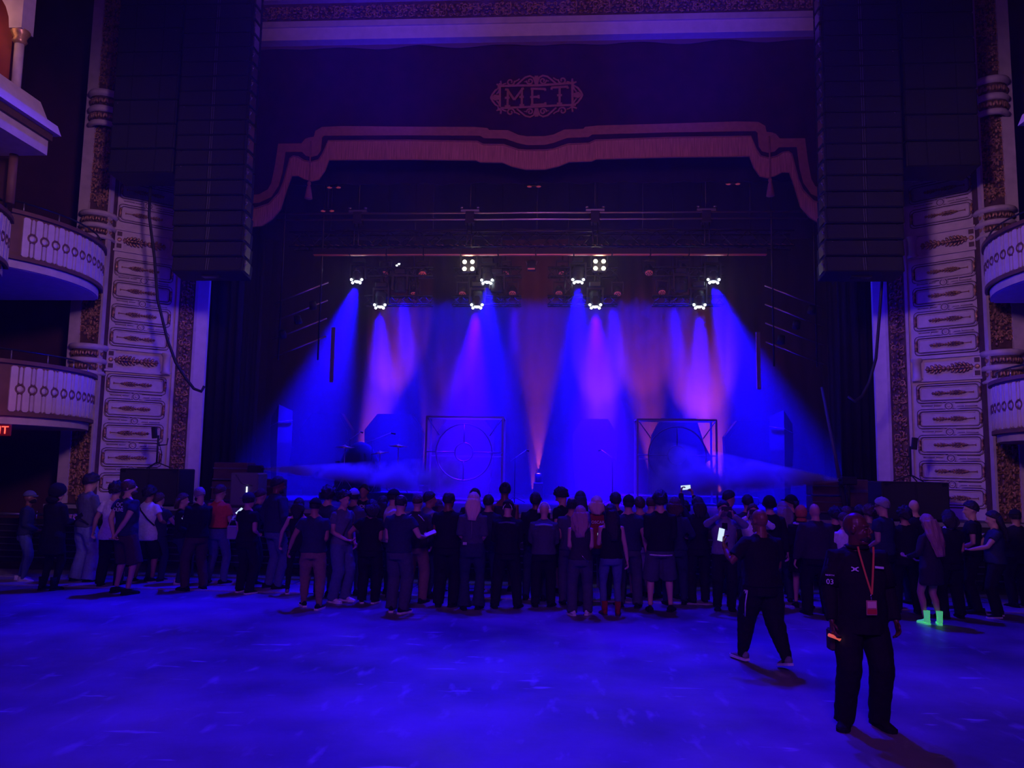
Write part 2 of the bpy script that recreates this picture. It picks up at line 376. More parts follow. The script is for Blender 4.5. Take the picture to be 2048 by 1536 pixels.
def side_wall(s, name):
    A = Vector((s*9.62, 16.78, 0)); B = Vector((s*8.48, 17.72, 0)); C_ = Vector((s*8.05, 17.92, 0))
    L, R_ = (A, B) if s < 0 else (B, A)
    w = MB().prism([(A.x, A.y), (B.x, B.y), (C_.x, C_.y), (s*7.96, 18.12), (s*8.4, 18.75), (s*10.3, 18.75), (s*10.3, 16.95)], 'z', 0, 13.6).build('wall_'+name, PLASTER)
    struct(w, 'splayed plaster wall beside the stage, covered in scroll relief and gilt sprays')
    d = (R_-L); ang = math.atan2(d.y, d.x); mid = (L+R_)/2
    def on(u, z, off=.0): p = mid+d.normalized()*u; n = Vector((math.sin(ang), -math.cos(ang), 0)); p = p+n*off; return T(p.x, p.y, z, ang)
    mir = Matrix.Scale(-1, 4, (1, 0, 0))
    zs = [z for z in (2.21, 2.77, 3.33, 3.89)]+[4.95, 5.50, 6.05, 6.58]+[7.85+.56*i for i in range(9)]
    zs = [1.65]+zs
    for z in zs:
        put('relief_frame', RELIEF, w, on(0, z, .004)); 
        put('gilt_spray', SPRAY, w, on(.03*s, z, .01) @ (mir if s > 0 else Matrix.Identity(4)) @ Matrix.Rotation(0, 4, 'Y'))
        for e in (-1, 1): put('gilt_clasp', CLASP, w, on(e*.60, z, .012))
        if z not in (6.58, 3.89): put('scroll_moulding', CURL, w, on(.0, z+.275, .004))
    for zb in (4.17, 6.95):       # belts between the tiers
        m = MB()
        for z_, t in ((0, .05), (.5, .05)): m.box(-.70, .70, -t, .02, zb+z_-.02, zb+z_+.025)
        m.build('belt_moulding', PLASTER, w, on(0, 0))
        put('gilt_spray', SPRAY, w, on(.08*s, zb+.25, .01) @ (mir if s > 0 else Matrix.Identity(4)) @ Matrix.Scale(1.42, 4) @ Matrix.Scale(1.5, 4, (0, 0, 1)))
        k = -.58 if s < 0 else .58
        b = MB().box(k-.09, k+.09, -.035, .01, zb+.03, zb+.47).build('belt_block', PLASTER, w, on(0, 0))
        for zz in (.11, .39): MB().box(k-.05, k+.05, -.045, 0, zb+zz-.05, zb+zz+.05).build('block_panel', UMBER, w, on(0, 0))
        MB().lathe([(.05, 0), (.05, .03), (.03, .045), (0, .035)], 10, M=T(k, -.03, zb+.25, 0, PI/2)).build('rosette', GOLD, w, on(0, 0))
        k = -k*1.03
        MB().lathe([(.10, .0), (.12, .04), (.085, .09), (.085, .40), (.12, .45), (.12, .5)], 10, M=T(k, -.02, zb)).build('corner_drum', PLASTER, w, on(0, 0))
    # inner ornate strip between plain fillets
    d2 = (C_-B) if s < 0 else (B-C_); a2 = math.atan2(d2.y, d2.x); m2 = (B+C_)/2; n2 = Vector((math.sin(a2), -math.cos(a2), 0))
    MB().box(-.17, .17, -.02, .02, .9, 12.7).build('ground_band', UMBER, w, T(m2.x, m2.y, 0, a2))
    for e in (-1, 1): MB().box(e*.205-.03, e*.205+.03, -.05, .02, .9, 12.7).build('fillet', PLASTER, w, T(m2.x, m2.y, 0, a2))
    z = 1.3; i = 0
    while z < 8.9:
        put('acanthus_scroll', AC[i % 4], w, T(m2.x+n2.x*.02, m2.y+n2.y*.02, z, a2, 0, 0, .78)); z += .40; i += 1
    # plain reveal strip that catches the stage light
    MB().prism([(s*8.06, 17.90), (s*7.82, 17.99), (s*7.82, 18.08), (s*8.0, 18.10)], 'z', 1.2, 12.75).build('reveal_strip', PLASTER2, w)
    # ---- column with drums
    c = struct(MB().box(-.27, .24, -.1, .3, 0, 13.6).build('column_'+name, UMBER), 'ornate gilded column with stacked drum capitals')
    c.location = (s*9.80, 16.62, 0)
    MB().box(-.12, .12, -.16, .45, 0, 13.6).build('pilaster', PLASTER, c, T(s*.34, .0, 0))
    MB().box(-.025, .025, -.14, .0, 0, 13.6).build('fillet', PLASTER, c, T(-s*.25, .0, 0))
    for z0, z1 in ((1.2, 4.0), (4.75, 7.05), (7.8, 9.6), (10.6, 13)):
        z = z0+.25; i = 0
        while z < z1:
            for k, e in enumerate((-.09, .16)): put('acanthus_scroll', AC[(i+k*2) % 4], c, T(s*(-.11+k*.23)*.9, -.11, z+k*.12, 0, 0, PI*(k), .80))
            z += .36; i += 1
    for z0, z1 in ((4.02, 4.70), (7.10, 7.72), (9.72, 10.55)):
        h = z1-z0; q = MB()
        q.lathe([(.36, 0), (.47, .0), (.50, .06*h), (.44, .12*h), (.44, .14*h)], 18)
        q.lathe([(.44, .38*h), (.49, .40*h), (.51, .48*h), (.46, .55*h)], 18)
        q.lathe([(.45, .82*h), (.50, .86*h), (.53, .92*h), (.50, 1*h), (.3, 1*h)], 18)
        dr = q.build('drum_capital', PLASTER, c, T(s*.06, .0, z0) @ Matrix.Diagonal((.76, .80, 1, 1)))
        for a, b in ((.13, .39), (.54, .83)):
            MB().lathe([(.43, a*h), (.43, b*h)], 18).build('drum_band', UMBER, dr)
            g = MB()
            for k in range(18):
                t = PI+PI*(k+.5)/18; Mx = Matrix.Rotation(t+PI/2, 4, 'Z')
                g.leaf((0, -.43, (a+b)/2*h), h*.22, h*.14, .035, PI/2+.5*(-1)**k, Mx)
            g.build('drum_gilding', GOLD, dr)
    return w
side_wall(-1, 'left'); side_wall(1, 'right')

# ---------------- balconies ----------------
def arc_pts(s, shift=(0, 0)):
    x, y = 9.40+shift[0], 13.25+shift[1]; out = []; a0, a1, rho = math.radians(34), math.radians(-36), 2.55; n = 44
    for i in range(n+1):
        a = a0+(a1-a0)*i/n; out.append((s*x, y, a)); dl = rho*(a0-a1)/n
        x -= math.sin(a)*dl; y += math.cos(a)*dl
    return out
def balcony(s, z0, h, name, shift=(0, 0), side=''):
    P = arc_pts(s, shift); root = struct(empty('balcony_'+side), f'{name} balcony with a curved slotted parapet')
    def wallm(inner, outer, za, zb, mt, nm, par=root):
        m = MB(); vs = []
        for (x, y, a) in P:
            nx, ny = s*-math.cos(a), -math.sin(a)      # outward normal (to the hall)
            for o, z in ((outer, za), (outer, zb), (inner, zb), (inner, za)): vs.append((x+nx*o, y+ny*o, z))
        fs = []
        for i in range(len(P)-1):
            for k in range(4): a = i*4+k; b = i*4+(k+1) % 4; fs.append((a, b, b+4, a+4))
        fs += [(0, 1, 2, 3), tuple(len(vs)-4+k for k in (3, 2, 1, 0))]
        return m.add(vs, fs).build(nm, mt, par)
    wallm(-.10, 0, z0, z0+h, TAN, 'parapet')
    wallm(-.16, .07, z0+h, z0+h+.07, TAN, 'parapet_cap'); wallm(-.1, .045, z0+.0, z0+.07, TAN, 'parapet_base')
    wallm(-.5, -.04, z0-.15, z0, PLASTER, 'fascia')
    # floor slab behind the parapet
    poly = [(x+s*.1, y) for x, y, a in P]+[(s*12.35, P[-1][1]), (s*12.35, P[0][1]-.02)]
    MB().prism(poly, 'z', z0-.16, z0-.02).build('slab', PLASTER, root)
    # handrail on stanchions
    rail = [Vector((x-s*-math.cos(a)*-.1 if 0 else x+s*.08, y, z0+h+.26)) for x, y, a in P]
    MB().tube(rail, .018, 6).build('handrail', STEEL, root)
    for i in range(4, 44, 10): x, y, a = P[i]; MB().tube([(x+s*.08, y, z0+h+.05), (x+s*.08, y, z0+h+.26)], .014, 6).build('stanchion', ALU, root)
    # pale bars with a ring in the middle of each narrow one
    def bar(w, hh, r=.03): return [(-w/2, -hh/2+r), (-w/2+r, -hh/2), (w/2-r, -hh/2), (w/2, -hh/2+r), (w/2, hh/2-r), (w/2-r, hh/2), (-w/2+r, hh/2), (-w/2, hh/2-r)]
    wide = bpy.data.meshes.get('wide_bar') or MB().prism(bar(.125, .86), 'y', -.03, .0).mesh('wide_bar', PLASTER2)
    nar = bpy.data.meshes.get('narrow_bar') or MB().prism(bar(.055, .34), 'y', -.03, .0).mesh('narrow_bar', PLASTER2)
    ring = bpy.data.meshes.get('ring_boss') or MB().tube([(.080*math.cos(k*PI/7), -.02, .080*math.sin(k*PI/7)) for k in range(14)], .022, 5, closed=True).mesh('ring_boss', TAN)
    boss = bpy.data.meshes.get('disc_boss') or MB().lathe([(.060, 0), (.060, .02), (0, .024)], 12, M=Matrix.Rotation(PI/2, 4, 'X')).mesh('disc_boss', PLASTER2)
    i = 0; k = h/.98
    while 4+i*1.62 < 43.4:
        f = 4+i*1.62; j = int(f); t = f-j; x = P[j][0]*(1-t)+P[j+1][0]*t; y = P[j][1]*(1-t)+P[j+1][1]*t; a = P[j][2]*(1-t)+P[j+1][2]*t
        rz = math.atan2(-math.sin(a), s*-math.cos(a))+PI/2
        M = T(x, y, z0+h/2+.02, rz); nx, ny = s*-math.cos(a)*.002, -math.sin(a)*.002
        if i % 2 == 0: put('wide_bar', wide, root, M @ Matrix.Scale(k, 4, (0, 0, 1)))
        else:
            for e in (-1, 1): put('narrow_bar', nar, root, M @ T(0, 0, e*.255*k) @ Matrix.Scale(k, 4, (0, 0, 1)))
            put('ring_boss', ring, root, M); put('disc_boss', boss, root, M)
        i += 1
    return root
for s, sd in ((-1, 'left'), (1, 'right')):
    balcony(s, 2.92, .95, f'lower {sd}', side='lower_'+sd); balcony(s, 5.79, .85, f'upper {sd}', side='upper_'+sd)
    balcony(s, 5.50, .84, f'nearer upper {sd}', (-.22, -3.2), side='nearer_upper_'+sd)
    balcony(s, 2.86, .95, f'nearer lower {sd}', (.0, -3.2), side='nearer_lower_'+sd)
    struct(MB().box(s*9.75-.12, s*9.75+.12, 13.05, 13.3, 0, 2.8).build('column_post_'+sd, MAROON))
    # arched stage box high above
    rt_ = struct(empty('trim_4_'+sd), f'arched upper box with a moulded cornice on the {sd}')
    X = 8.0
    MB().prism([(s*8.02, 7.74), (s*8.10, 7.93), (s*8.30, 8.06), (s*8.45, 8.38), (s*12.3, 8.38), (s*12.3, 7.74)], 'y', 8.5, 12.5).build('cornice_slab', PLASTER2, rt_)
    MB().box(min(s*8.12, s*12.3), max(s*8.12, s*12.3), 8.5, 12.42, 7.62, 7.74).build('cornice_frieze', UMBER, rt_)
    MB().box(min(s*8.18, s*12.3), max(s*8.18, s*12.3), 8.5, 12.4, 7.36, 7.62).build('cornice_base', PLASTER, rt_)
    MB().tube([(s*8.62, 12.1, 8.38), (s*8.62, 12.1, 9.25)], .075, 10).build('colonnette', PLASTER, rt_)
    MB().lathe([(.08, 0), (.12, .05), (.10, .1), (.15, .2), (.15, .24)], 10, M=T(s*8.62, 12.1, 9.22)).build('colonnette_capital', GOLD, rt_)
    arch = [(s*8.50, 9.44), (s*8.50, 11.4), (s*12.3, 11.4), (s*12.3, 10.55)]
    for k in range(9): t = PI/2*k/8; arch.append((s*(9.9-1.18*math.sin(t)), 9.44+1.0*math.cos(t)))
    MB().prism(arch, 'y', 11.95, 12.25).build('arch_spandrel', PLASTER, rt_)
    MB().box(min(s*8.2, s*12.3), max(s*8.2, s*12.3), 8.5, 12.5, 10.35, 10.6).build('arch_cornice', PLASTER2, rt_)
    MB().box(min(s*8.9, s*12.3), max(s*8.9, s*12.3), 12.28, 12.34, 8.38, 10.3).build('box_lining', REDW, rt_)
    MB().box(min(s*9.2, s*9.24), max(s*9.2, s*9.24), 12.2, 12.28, 8.38, 9.1).build('door_jamb', BLACK, rt_)
    MB().tube([(s*8.74, 12.35, 6.5), (s*8.74, 12.35, 7.36)], .07, 10).build('colonnette', TAN, rt_)
    MB().box(min(s*8.95, s*12.3), max(s*8.95, s*12.3), 12.5, 12.56, 5.4, 7.36).build('box_lining', MAROON, rt_)
# ---------------- haze ----------------
STAGE_HAZE = .030; HALL_HAZE = .0012
def hz(name, mt, x0, x1, y0, y1, z0, z1, label):
    o = MB().box(x0, x1, y0, y1, z0, z1).build(name, mt); tag(o, label, 'haze', kind='stuff'); return o
hz('haze', haze('stage_haze', STAGE_HAZE, aniso=.15), -9.6, 9.6, 19.2, 27.4, 1.21, 11.5, 'thin smoke haze hanging over the whole stage')
hz('haze', haze('hall_haze', HALL_HAZE, aniso=.3), -9.0, 9.0, 2.6, 17.2, .05, 12.4, 'faint haze hanging in the hall in front of the stage')

# ---------------- valance with fringe ----------------
VY = 18.25
Z5 = lambda p: (lambda q: (q.x-.04, q.z))(atY(480+p[0]/3.413, p[1]/3.413, VY))
bt = [(45,1333),(130,1328),(190,1295),(215,1250),(240,1130),(262,982),(420,980),(445,950),(470,940),(505,935),(515,895),(560,868),(700,862),(1150,866),(1600,868),(1690,875),(1700,888),(1830,890),(1900,922),(1960,932),(2020,934)]
bb = [(45,1390),(130,1385),(215,1345),(265,1270),(290,1180),(312,1038),(425,1038),(450,1065),(490,1073),(530,1062),(552,1030),(562,940),(575,928),(1150,925),(1640,928),(1665,945),(1810,948),(1900,980),(1960,992),(2020,992)]
ft = [(45,1425),(110,1425),(200,1395),(270,1320),(300,1250),(345,1085),(365,1070),(400,1075),(440,1100),(490,1110),(540,1095),(570,1050),(605,965),(1150,962),(1620,970),(1660,990),(1800,992),(1900,1025),(1960,1030),(2020,1030)]
fb = [(45,1555),(150,1545),(220,1500),(280,1430),(320,1300),(355,1205),(400,1203),(440,1225),(490,1240),(540,1228),(580,1170),(610,1095),(1150,1092),(1610,1097),(1640,1110),(1790,1112),(1860,1140),(1950,1160),(2020,1160)]
def full(pts):
    q = [Z5(p) for p in pts]; q = [(x, z) for x, z in q if x < -.02]
    return [(x+.04, z) for x, z in q]+[(.04, q[-1][1])]+[(-x+.04, z) for x, z in reversed(q)]
BT, BB, FT, FB = full(bt), full(bb), full(ft), full(fb)
vr = empty('valance', (0, VY, 12.6)); tag(vr, 'maroon velvet valance with gold scalloped border and fringe across the stage opening', 'valance')
I = T(0, -VY, -12.6)
MB().prism([(-8.0, 12.62), (8.0, 12.62), (8.0, FB[-1][1])]+list(reversed(FB))+[(-8.0, FB[0][1])], 'y', VY, VY+.03).build('velvet_cloth', VELVET, vr, I)
MB().prism([(-8.0, BT[0][1])]+BT+[(8.0, BT[-1][1]), (8.0, BB[-1][1])]+list(reversed(BB))+[(-8.0, BB[0][1])], 'y', VY-.015, VY).build('border_band', APPL, vr, I)
FR = mat('gold_fringe', (.50, .20, .14), .75, vary=.35, bump=.8, scale=6, stretch=(9, 9, .35))
MB().prism([(-8.0, FT[0][1])]+FT+[(8.0, FT[-1][1]), (8.0, FB[-1][1])]+list(reversed(FB))+[(-8.0, FB[0][1])], 'y', VY-.03, VY-.001).build('fringe', FR, vr, I)
m = MB(); m.tube([(x, VY-.035, z) for x, z in FT], .022, 5); m.tube([(x, VY-.035, z) for x, z in FB], .012, 5); m.build('fringe_heading', APPL, vr, I)
pel = MB(); pts = []
for i in range(61):
    x = -8+i*16/60; pts.append((x, 12.60-.05-.05*abs(math.sin(i*.33))-.03*math.sin(i*.9)))
pel.prism([(-8, 12.66), (8, 12.66)]+pts[::-1], 'y', VY-.05, VY-.031); pel.build('pelmet', mat('faded_pelmet', (.12, .06, .10), .8), vr, I)
for sx in (-1, 1):
    x = .04+sx*5.58
    q = MB(); q.tube([(x, VY-.06, 10.1), (x, VY-.06, 9.05)], .02, 6).lathe([(.0, 0), (.04, .0), (.05, .05), (.03, .09), (.05, .12), (.10, .42), (0, .42)], 10, M=T(x, VY-.06, 9.05, 0, PI))
    q.build('tassel', APPL, vr, I)

# ---- MET emblem, stitched on the velvet
em = empty('emblem', (0, 0, 0)); em.parent = vr; em.matrix_parent_inverse = Matrix(); em.matrix_local = T(.04, -.02, 11.19-12.6, 0, 0, math.radians(-1.0))
RB = [0]
def ribbon(mb, pts, w, d=.02):
    RB[0] += 1; d += .0012*(RB[0] % 7)
    pts = [Vector((p[0], 0, p[1])) for p in pts]; n = len(pts); L_ = []; R_ = []
    for i in range(n):
        t = (pts[min(i+1, n-1)]-pts[max(i-1, 0)]).normalized(); nn = Vector((-t.z, 0, t.x)); ww = w[i] if isinstance(w, list) else w
        L_.append(pts[i]+nn*ww/2); R_.append(pts[i]-nn*ww/2)
    vs = []; fs = []
    for i in range(n): vs += [L_[i], R_[i], L_[i]+Vector((0, -d, 0)), R_[i]+Vector((0, -d, 0))]
    for i in range(n-1): a = 4*i; b = a+4; fs += [(a+2, a+3, b+3, b+2), (a, b, b+1, a+1), (a, a+2, b+2, b), (a+1, b+1, b+3, a+3)]
    fs += [(0, 1, 3, 2), (4*n-4, 4*n-2, 4*n-1, 4*n-3)]
    mb.add(vs, fs)
# letters, px in the emblem crop (2048x1109 for 240x130 px)
def E(p): return ((p[0]-962)/8.533*.01215, -(p[1]-560)/8.533*.01215)
def strokes(name, ss, w=.055):
    b = MB()
    for st in ss: ribbon(b, [E(p) for p in st], w)
    b.build(name, APPL, em)
strokes('letter', [[(470, 420), (462, 715)], [(415, 720), (510, 720)], [(420, 415), (480, 425)], [(470, 440), (580, 610)], [(580, 610), (715, 425)], [(745, 405), (700, 420)], [(712, 420), (708, 710)], [(668, 710), (750, 710)], [(415, 568), (500, 568)], [(665, 560), (745, 560)]])
strokes('letter', [[(890, 420), (888, 715)], [(862, 418), (1118, 432)], [(1112, 425), (1112, 465)], [(858, 714), (1120, 706)], [(1112, 670), (1118, 722)], [(850, 568), (1000, 568)], [(998, 535), (1000, 602)]])
strokes('letter', [[(1218, 408), (1505, 402)], [(1225, 405), (1222, 450)], [(1498, 402), (1502, 442)], [(1362, 405), (1358, 700)], [(1312, 702), (1402, 702)], [(1315, 550), (1402, 550)]])
b = MB()
for sg in ([(290, 355), (640, 352), (962, 362), (1290, 350), (1620, 335)], [(290, 752), (640, 748), (962, 745), (1290, 735), (1640, 735)], [(330, 300), (330, 800)], [(1580, 290), (1580, 790)]): ribbon(b, [E(p) for p in sg], .055)
for sx in (-1, 1):
    for sy in (-1, 1):
        def X(u, v): return (962+sx*u, 557+sy*v)
        def sp(c, R, a0, turns, n=16): return [X(c[0]+R*(1-.75*i/(n-1))*math.cos(a0+turns*2*PI*i/(n-1)), c[1]+R*(1-.75*i/(n-1))*math.sin(a0+turns*2*PI*i/(n-1))) for i in range(n)]
        ribbon(b, [E(p) for p in [X(340, 215), X(260, 290), X(190, 350), X(110, 372), X(50, 340), X(20, 250)]], .045)
        ribbon(b, [E(p) for p in sp((112, 278), 62, .2, -1.25)], .038)
        ribbon(b, [E(p) for p in sp((448, 275), 72, 2.9, 1.2)], .038)
        ribbon(b, [E(p) for p in [X(376, 275), X(320, 300), X(290, 325)]], .034); ribbon(b, [E(p) for p in [X(170, 270), X(215, 268)]], .022)
        ribbon(b, [E(p) for p in [X(520, 250), X(560, 240), X(610, 205)]], .034)
        ribbon(b, [E(p) for p in [X(610, 205), X(690, 240)]], .04); ribbon(b, [E(p) for p in [X(610, 230), X(620, 300)]], .04)
        ribbon(b, [E(p) for p in [X(620, 190), X(710, 130), X(760, 60), X(795, 0)]], [.03, .045, .05, .03])
        ribbon(b, [E(p) for p in [X(628, 170), X(655, 100), X(690, 60)]], .035)
        ribbon(b, [E(p) for p in [X(0, 215), X(0, 370)]], .09)
    ribbon(b, [E(p) for p in [(962+sx*640, 557), (962+sx*720, 557), (962+sx*790, 557)]], [.10, .16, .02])
b.build('scrolled_frame', APPL, em)

# ---------------- drapes and masking on the stage ----------------
def drape(name, x0, x1, y, z0, z1, label, n=40, amp=.08, mt=BLACKC, rz=0):
    m = MB(); vs = []
    for i in range(n+1):
        t = i/n; x = x0+(x1-x0)*t; w = amp*math.sin(i*1.9)+amp*.5*math.sin(i*.77)
        for z in (z0, z1): vs += [(x, y+w, z), (x, y+w+.03, z)]
    fs = []
    for i in range(n): a = i*4; b = a+4; fs += [(a, b, b+2, a+2), (a+1, a+3, b+3, b+1), (a, a+1, b+1, b), (a+2, b+2, b+3, a+3)]
    fs += [(0, 2, 3, 1), (4*n, 4*n+1, 4*n+3, 4*n+2)]
    o = m.add(vs, fs, True).build(name, mt); return tag(o, label, 'curtain')
drape('stage_curtain', -10.1, -7.35, 18.9, 1.2, 12.5, 'black leg curtain at the left edge of the stage opening, beside the pale reveal')
drape('stage_curtain', 7.35, 10.1, 18.9, 1.2, 12.5, 'black leg curtain at the right edge of the stage opening, beside the pale reveal')
drape('stage_curtain', -10.1, -8.3, 22.5, 1.2, 12.5, 'second black leg curtain further back on the left of the stage')
drape('stage_curtain', 8.3, 10.1, 22.5, 1.2, 12.5, 'second black leg curtain further back on the right of the stage')
drape('stage_curtain', -9.8, 9.8, 27.5, 1.2, 12.8, 'black backcloth closing the rear of the stage', 120)
drape('border_curtain', -9.9, 9.9, 19.15, 9.35, 13.9, 'black border curtain hanging just behind the fringed valance', 90)
drape('border_curtain', -9.9, 9.9, 23.6, 9.2, 13.9, 'black border curtain above the rear lighting truss', 90)

# ---------------- line arrays ----------------
def arrays(s, sd):
    # inner full range array
    root = empty('line_array', (s*6.70, 15.5, 6.1), s*math.radians(0)); tag(root, f'tall black line array of speaker cabinets hanging beside the valance on the {sd}, reaching lowest', 'speaker array', 'line arrays flown beside the stage')
    cab = MB(); w = .76
    cab.box(-w, w, -.02, .50, -.160, .160, bev=.012)
    cme = cab.mesh('speaker_cabinet', BLACK)
    gr = MB(); gr.box(-w+.04, -.05, -.035, -.02, -.14, .14).box(.05, w-.04, -.035, -.02, -.14, .14)
    gme = gr.mesh('grille', mat('speaker_grille', (.016, .016, .02), .5, bump=.6, scale=160))
    sl = MB(); sl.box(-.03, -.012, -.03, -.02, -.135, .135).box(.012, .03, -.03, -.02, -.135, .135); sme = sl.mesh('wave_slot', mat('slot_grey', (.09, .09, .10), .4))
    bo = MB()
    for x in (-w+.14, w-.14): bo.lathe([(.012, 0), (.012, .012), (0, .014)], 6, M=T(x, -.035, .13, 0, PI/2))
    bme = bo.mesh('bolt', CHROME)
    rg = MB(); rg.box(w, w+.03, .05, .3, -.12, .12).tube([(w+.03, .0, -.05), (w+.08, .0, .02)], .012, 6).ell((w+.06, -.02, .0), (.03, .02, .018), 6, 4); rgm = rg.mesh('rigging_plate', ALU)
    z = .16; y = 0; n = 20
    for i in range(n):
        tilt = math.radians(max(0, 9-i*1.1)*1.1)
        M = T(0, y+.0, z, 0, -tilt)
        c = put('speaker_cabinet', cme, root, M)
        put('grille', gme, c); put('wave_slot', sme, c); put('bolt', bme, c)
        r_ = put('rigging_plate', rgm, c); 
        if s > 0: r_.matrix_local = Matrix.Scale(-1, 4, (1, 0, 0))
        z += .325*math.cos(tilt); y -= .325*math.sin(tilt)*.6
    fr = MB().box(-w, w, y-.0, y+.7, z-.1, z+.02).tube([(0, y+.3, z), (0, y+.3, 14-6.1)], .04, 6); fr.build('flying_frame', STEEL, root)
    MB().box(-.2, .2, .15, .4, -.06, .0).build('cable_plate', STEEL, root)
    # outer sub array
    root = empty('sub_array', (s*8.32, 15.55, 8.27)); tag(root, f'shorter black array of wide subwoofer cabinets hanging outside the line array on the {sd}', 'speaker array', 'subwoofer arrays flown beside the stage')
    cb = MB().box(-.72, .72, -.02, .7, -.265, .265, bev=.02); cme = cb.mesh('speaker_cabinet', BLACK)
    g = MB().box(-.68, -.33, -.035, -.02, -.25, .25).box(-.30, .30, -.035, -.02, -.25, .25).box(.33, .68, -.035, -.02, -.25, .25); gme = g.mesh('grille', MATS['speaker_grille'])
    for i in range(8):
        t = 0 if i else math.radians(4)
        c = put('speaker_cabinet', cme, root, T(0, 0, .27+i*.545, 0, -t)); put('grille', gme, c)
        b = MB()
        for x in (-.6, .6): b.lathe([(.012, 0), (.012, .012), (0, .014)], 6, M=T(x, -.035, .2, 0, PI/2))
        b.build('bolt', CHROME, c)
    MB().tube([(0, .3, 4.6), (0, .3, 5.8)], .04, 6).box(-.7, .7, 0, .6, 4.63, 4.75).build('flying_frame', STEEL, root)
    # cable hanging off the back of the arrays
    px = [(-8.55, 8.7), (-8.52, 7.6), (-8.33, 6.63), (-8.2, 5.7), (-7.92, 4.81), (-7.7, 4.3), (-7.45, 3.95), (-7.25, 3.72), (-7.08, 3.66), (-7.02, 3.78)] if s < 0 else \
         [(7.40, 8.4), (7.42, 7.2), (7.38, 6.2), (7.30, 5.4), (7.20, 4.5), (7.05, 4.0), (6.90, 3.72), (6.75, 3.60), (6.62, 3.70)]
    o = MB().tube([(x, 16.35, z) for x, z in px], .032, 8).build('hanging_cable', BLACK)
    tag(o, f'thick black cable bundle swagging down from the {sd} arrays to the stage edge', 'cable')
arrays(-1, 'left'); arrays(1, 'right')

# ---------------- trusses ----------------
def truss(mb, a, b, w=.3, h=.3, n=10, r=.025, rb=.012):
    a, b = Vector(a), Vector(b); d = (b-a).normalized(); up_ = Vector((0, 0, 1)) if abs(d.z) < .9 else Vector((0, 1, 0)); sd = d.cross(up_).normalized(); up_ = sd.cross(d)
    cs = [(sd*w/2*i+up_*h/2*j) for i, j in ((-1, -1), (1, -1), (1, 1), (-1, 1))]
    for c in cs: mb.tube([a+c, b+c], r, 6)
    L_ = (b-a).length
    for k in range(n):
        p, q = a+d*L_*k/n, a+d*L_*(k+1)/n
        for i in range(4):
            c0, c1 = cs[i], cs[(i+1) % 4]
            if k % 2: c0, c1 = c1, c0
            mb.tube([p+c0, q+c1], rb, 4)
def top(name, loc, label, cat, group=None): return tag(empty(name, loc), label, cat, group)
TRM = mat('truss_black', (.03, .028, .03), .3, .6)
t = top('pipe_truss', (0, 20.5, 8.9), 'pair of long horizontal pipes hung highest over the stage', 'truss')
for z, zz in ((.12, 0), (-.06, 1)):
    MB().tube([(-7.2, 0, z), (7.2, 0, z)], .028, 8).build('pipe', mat('bare_pipe', (.5, .42, .40), .3, .9), t)
t = top('lighting_truss', (0, 20.9, 8.36), 'long black box truss across the stage above the light bar', 'truss')
m = MB(); truss(m, (-6.9, 0, 0), (6.9, 0, 0), .4, .42, 34, .03, .014); m.build('truss_frame', TRM, t)
m = MB()
for i in range(70):
    x = -6.7+i*.195+rnd.uniform(-.04, .04); m.tube([(x, -.24, -.17), (x+.1, -.24, -.2)], .012, 4)
m.build('cable_ties', mat('copper_wire', (.5, .22, .12), .4, .8), t)['kind'] = 'stuff'
m = MB(); m.tube([(-5.6+i*.3, -.22+.02*math.sin(i), .24+.02*math.sin(i*2.3)) for i in range(38)], .016, 5); m.build('cable_run', BLACK, t)
for i in range(5):
    x = -5.8+i*2.9; MB().tube([(x, 0, .2), (x, 0, 5.2)], .015, 5).build('hanging_chain', STEEL, t)
t = top('light_bar', (0, 20.45, 7.86), 'long black batten with a copper lower edge under the truss', 'light bar')
for i in range(12):
    x0 = -6.1+i*1.018
    c = MB().box(x0, x0+1.0, -.06, .06, -.02, .14).build('batten', BLACK, t); MB().box(x0+.01, x0+.99, -.07, .05, -.045, -.02).build('copper_edge', mat('copper_edge', (.65, .25, .15), .35, .7), c)
# chain motors between pipes and truss
for i, px in enumerate((716, 940, 1190, 1412)):
    q = atY(px, 455, 20.6)
    h = top('chain_hoist', (q.x, 20.6, 8.62), f'chain motor {["above the leftmost","left of the centre above the","right of the centre above the","above the rightmost"][i]} light cluster', 'hoist', 'chain motors on the truss')
    MB().box(-.14, .14, -.13, .13, .1, .45, bev=.03).build('motor_body', BLACK, h)
    MB().box(-.25, .25, -.1, .1, .44, .50).ell((-.22, -.1, .55), (.05, .04, .03), 6, 4).ell((.22, -.1, .55), (.05, .04, .03), 6, 4).build('clamp', ALU, h)
    MB().tube([(0, 0, .5), (0, 0, 5)], .02, 5).build('chain', STEEL, h)
    MB().tube([(-.06, -.14, -.5), (-.06, -.14, .1)], .02, 5).tube([(.06, -.14, -.5), (.06, -.14, .1)], .02, 5).build('hook', STEEL, h)
# four lower pods of truss
for i, px in enumerate((800, 975, 1165, 1375)):
    q = atY(px, 545, 21.7); q2 = atY(px, 602, 21.7)
    t = top('truss_pod', (q.x, 21.7, (q.z+q2.z)/2), f'small black truss pod, {["leftmost","second from left","second from right","rightmost"][i]} of the four under the light bar', 'truss', 'truss pods carrying moving heads')
    h = (q.z-q2.z)/2; m = MB(); truss(m, (-.98, 0, h), (.98, 0, h), .25, .25, 8); truss(m, (-.98, 0, -h), (.98, 0, -h), .25, .25, 8)
    truss(m, (-.4, 0, -h), (-.4, 0, h), .2, .2, 4); truss(m, (.4, 0, -h), (.4, 0, h), .2, .2, 4); m.build('truss_frame', TRM, t)
    MB().tube([(-.4, 0, h), (-.4, 0, 13.9-(q.z+q2.z)/2)], .015, 5).tube([(.4, 0, h), (.4, 0, 13.9-(q.z+q2.z)/2)], .015, 5).build('suspension', STEEL, t)

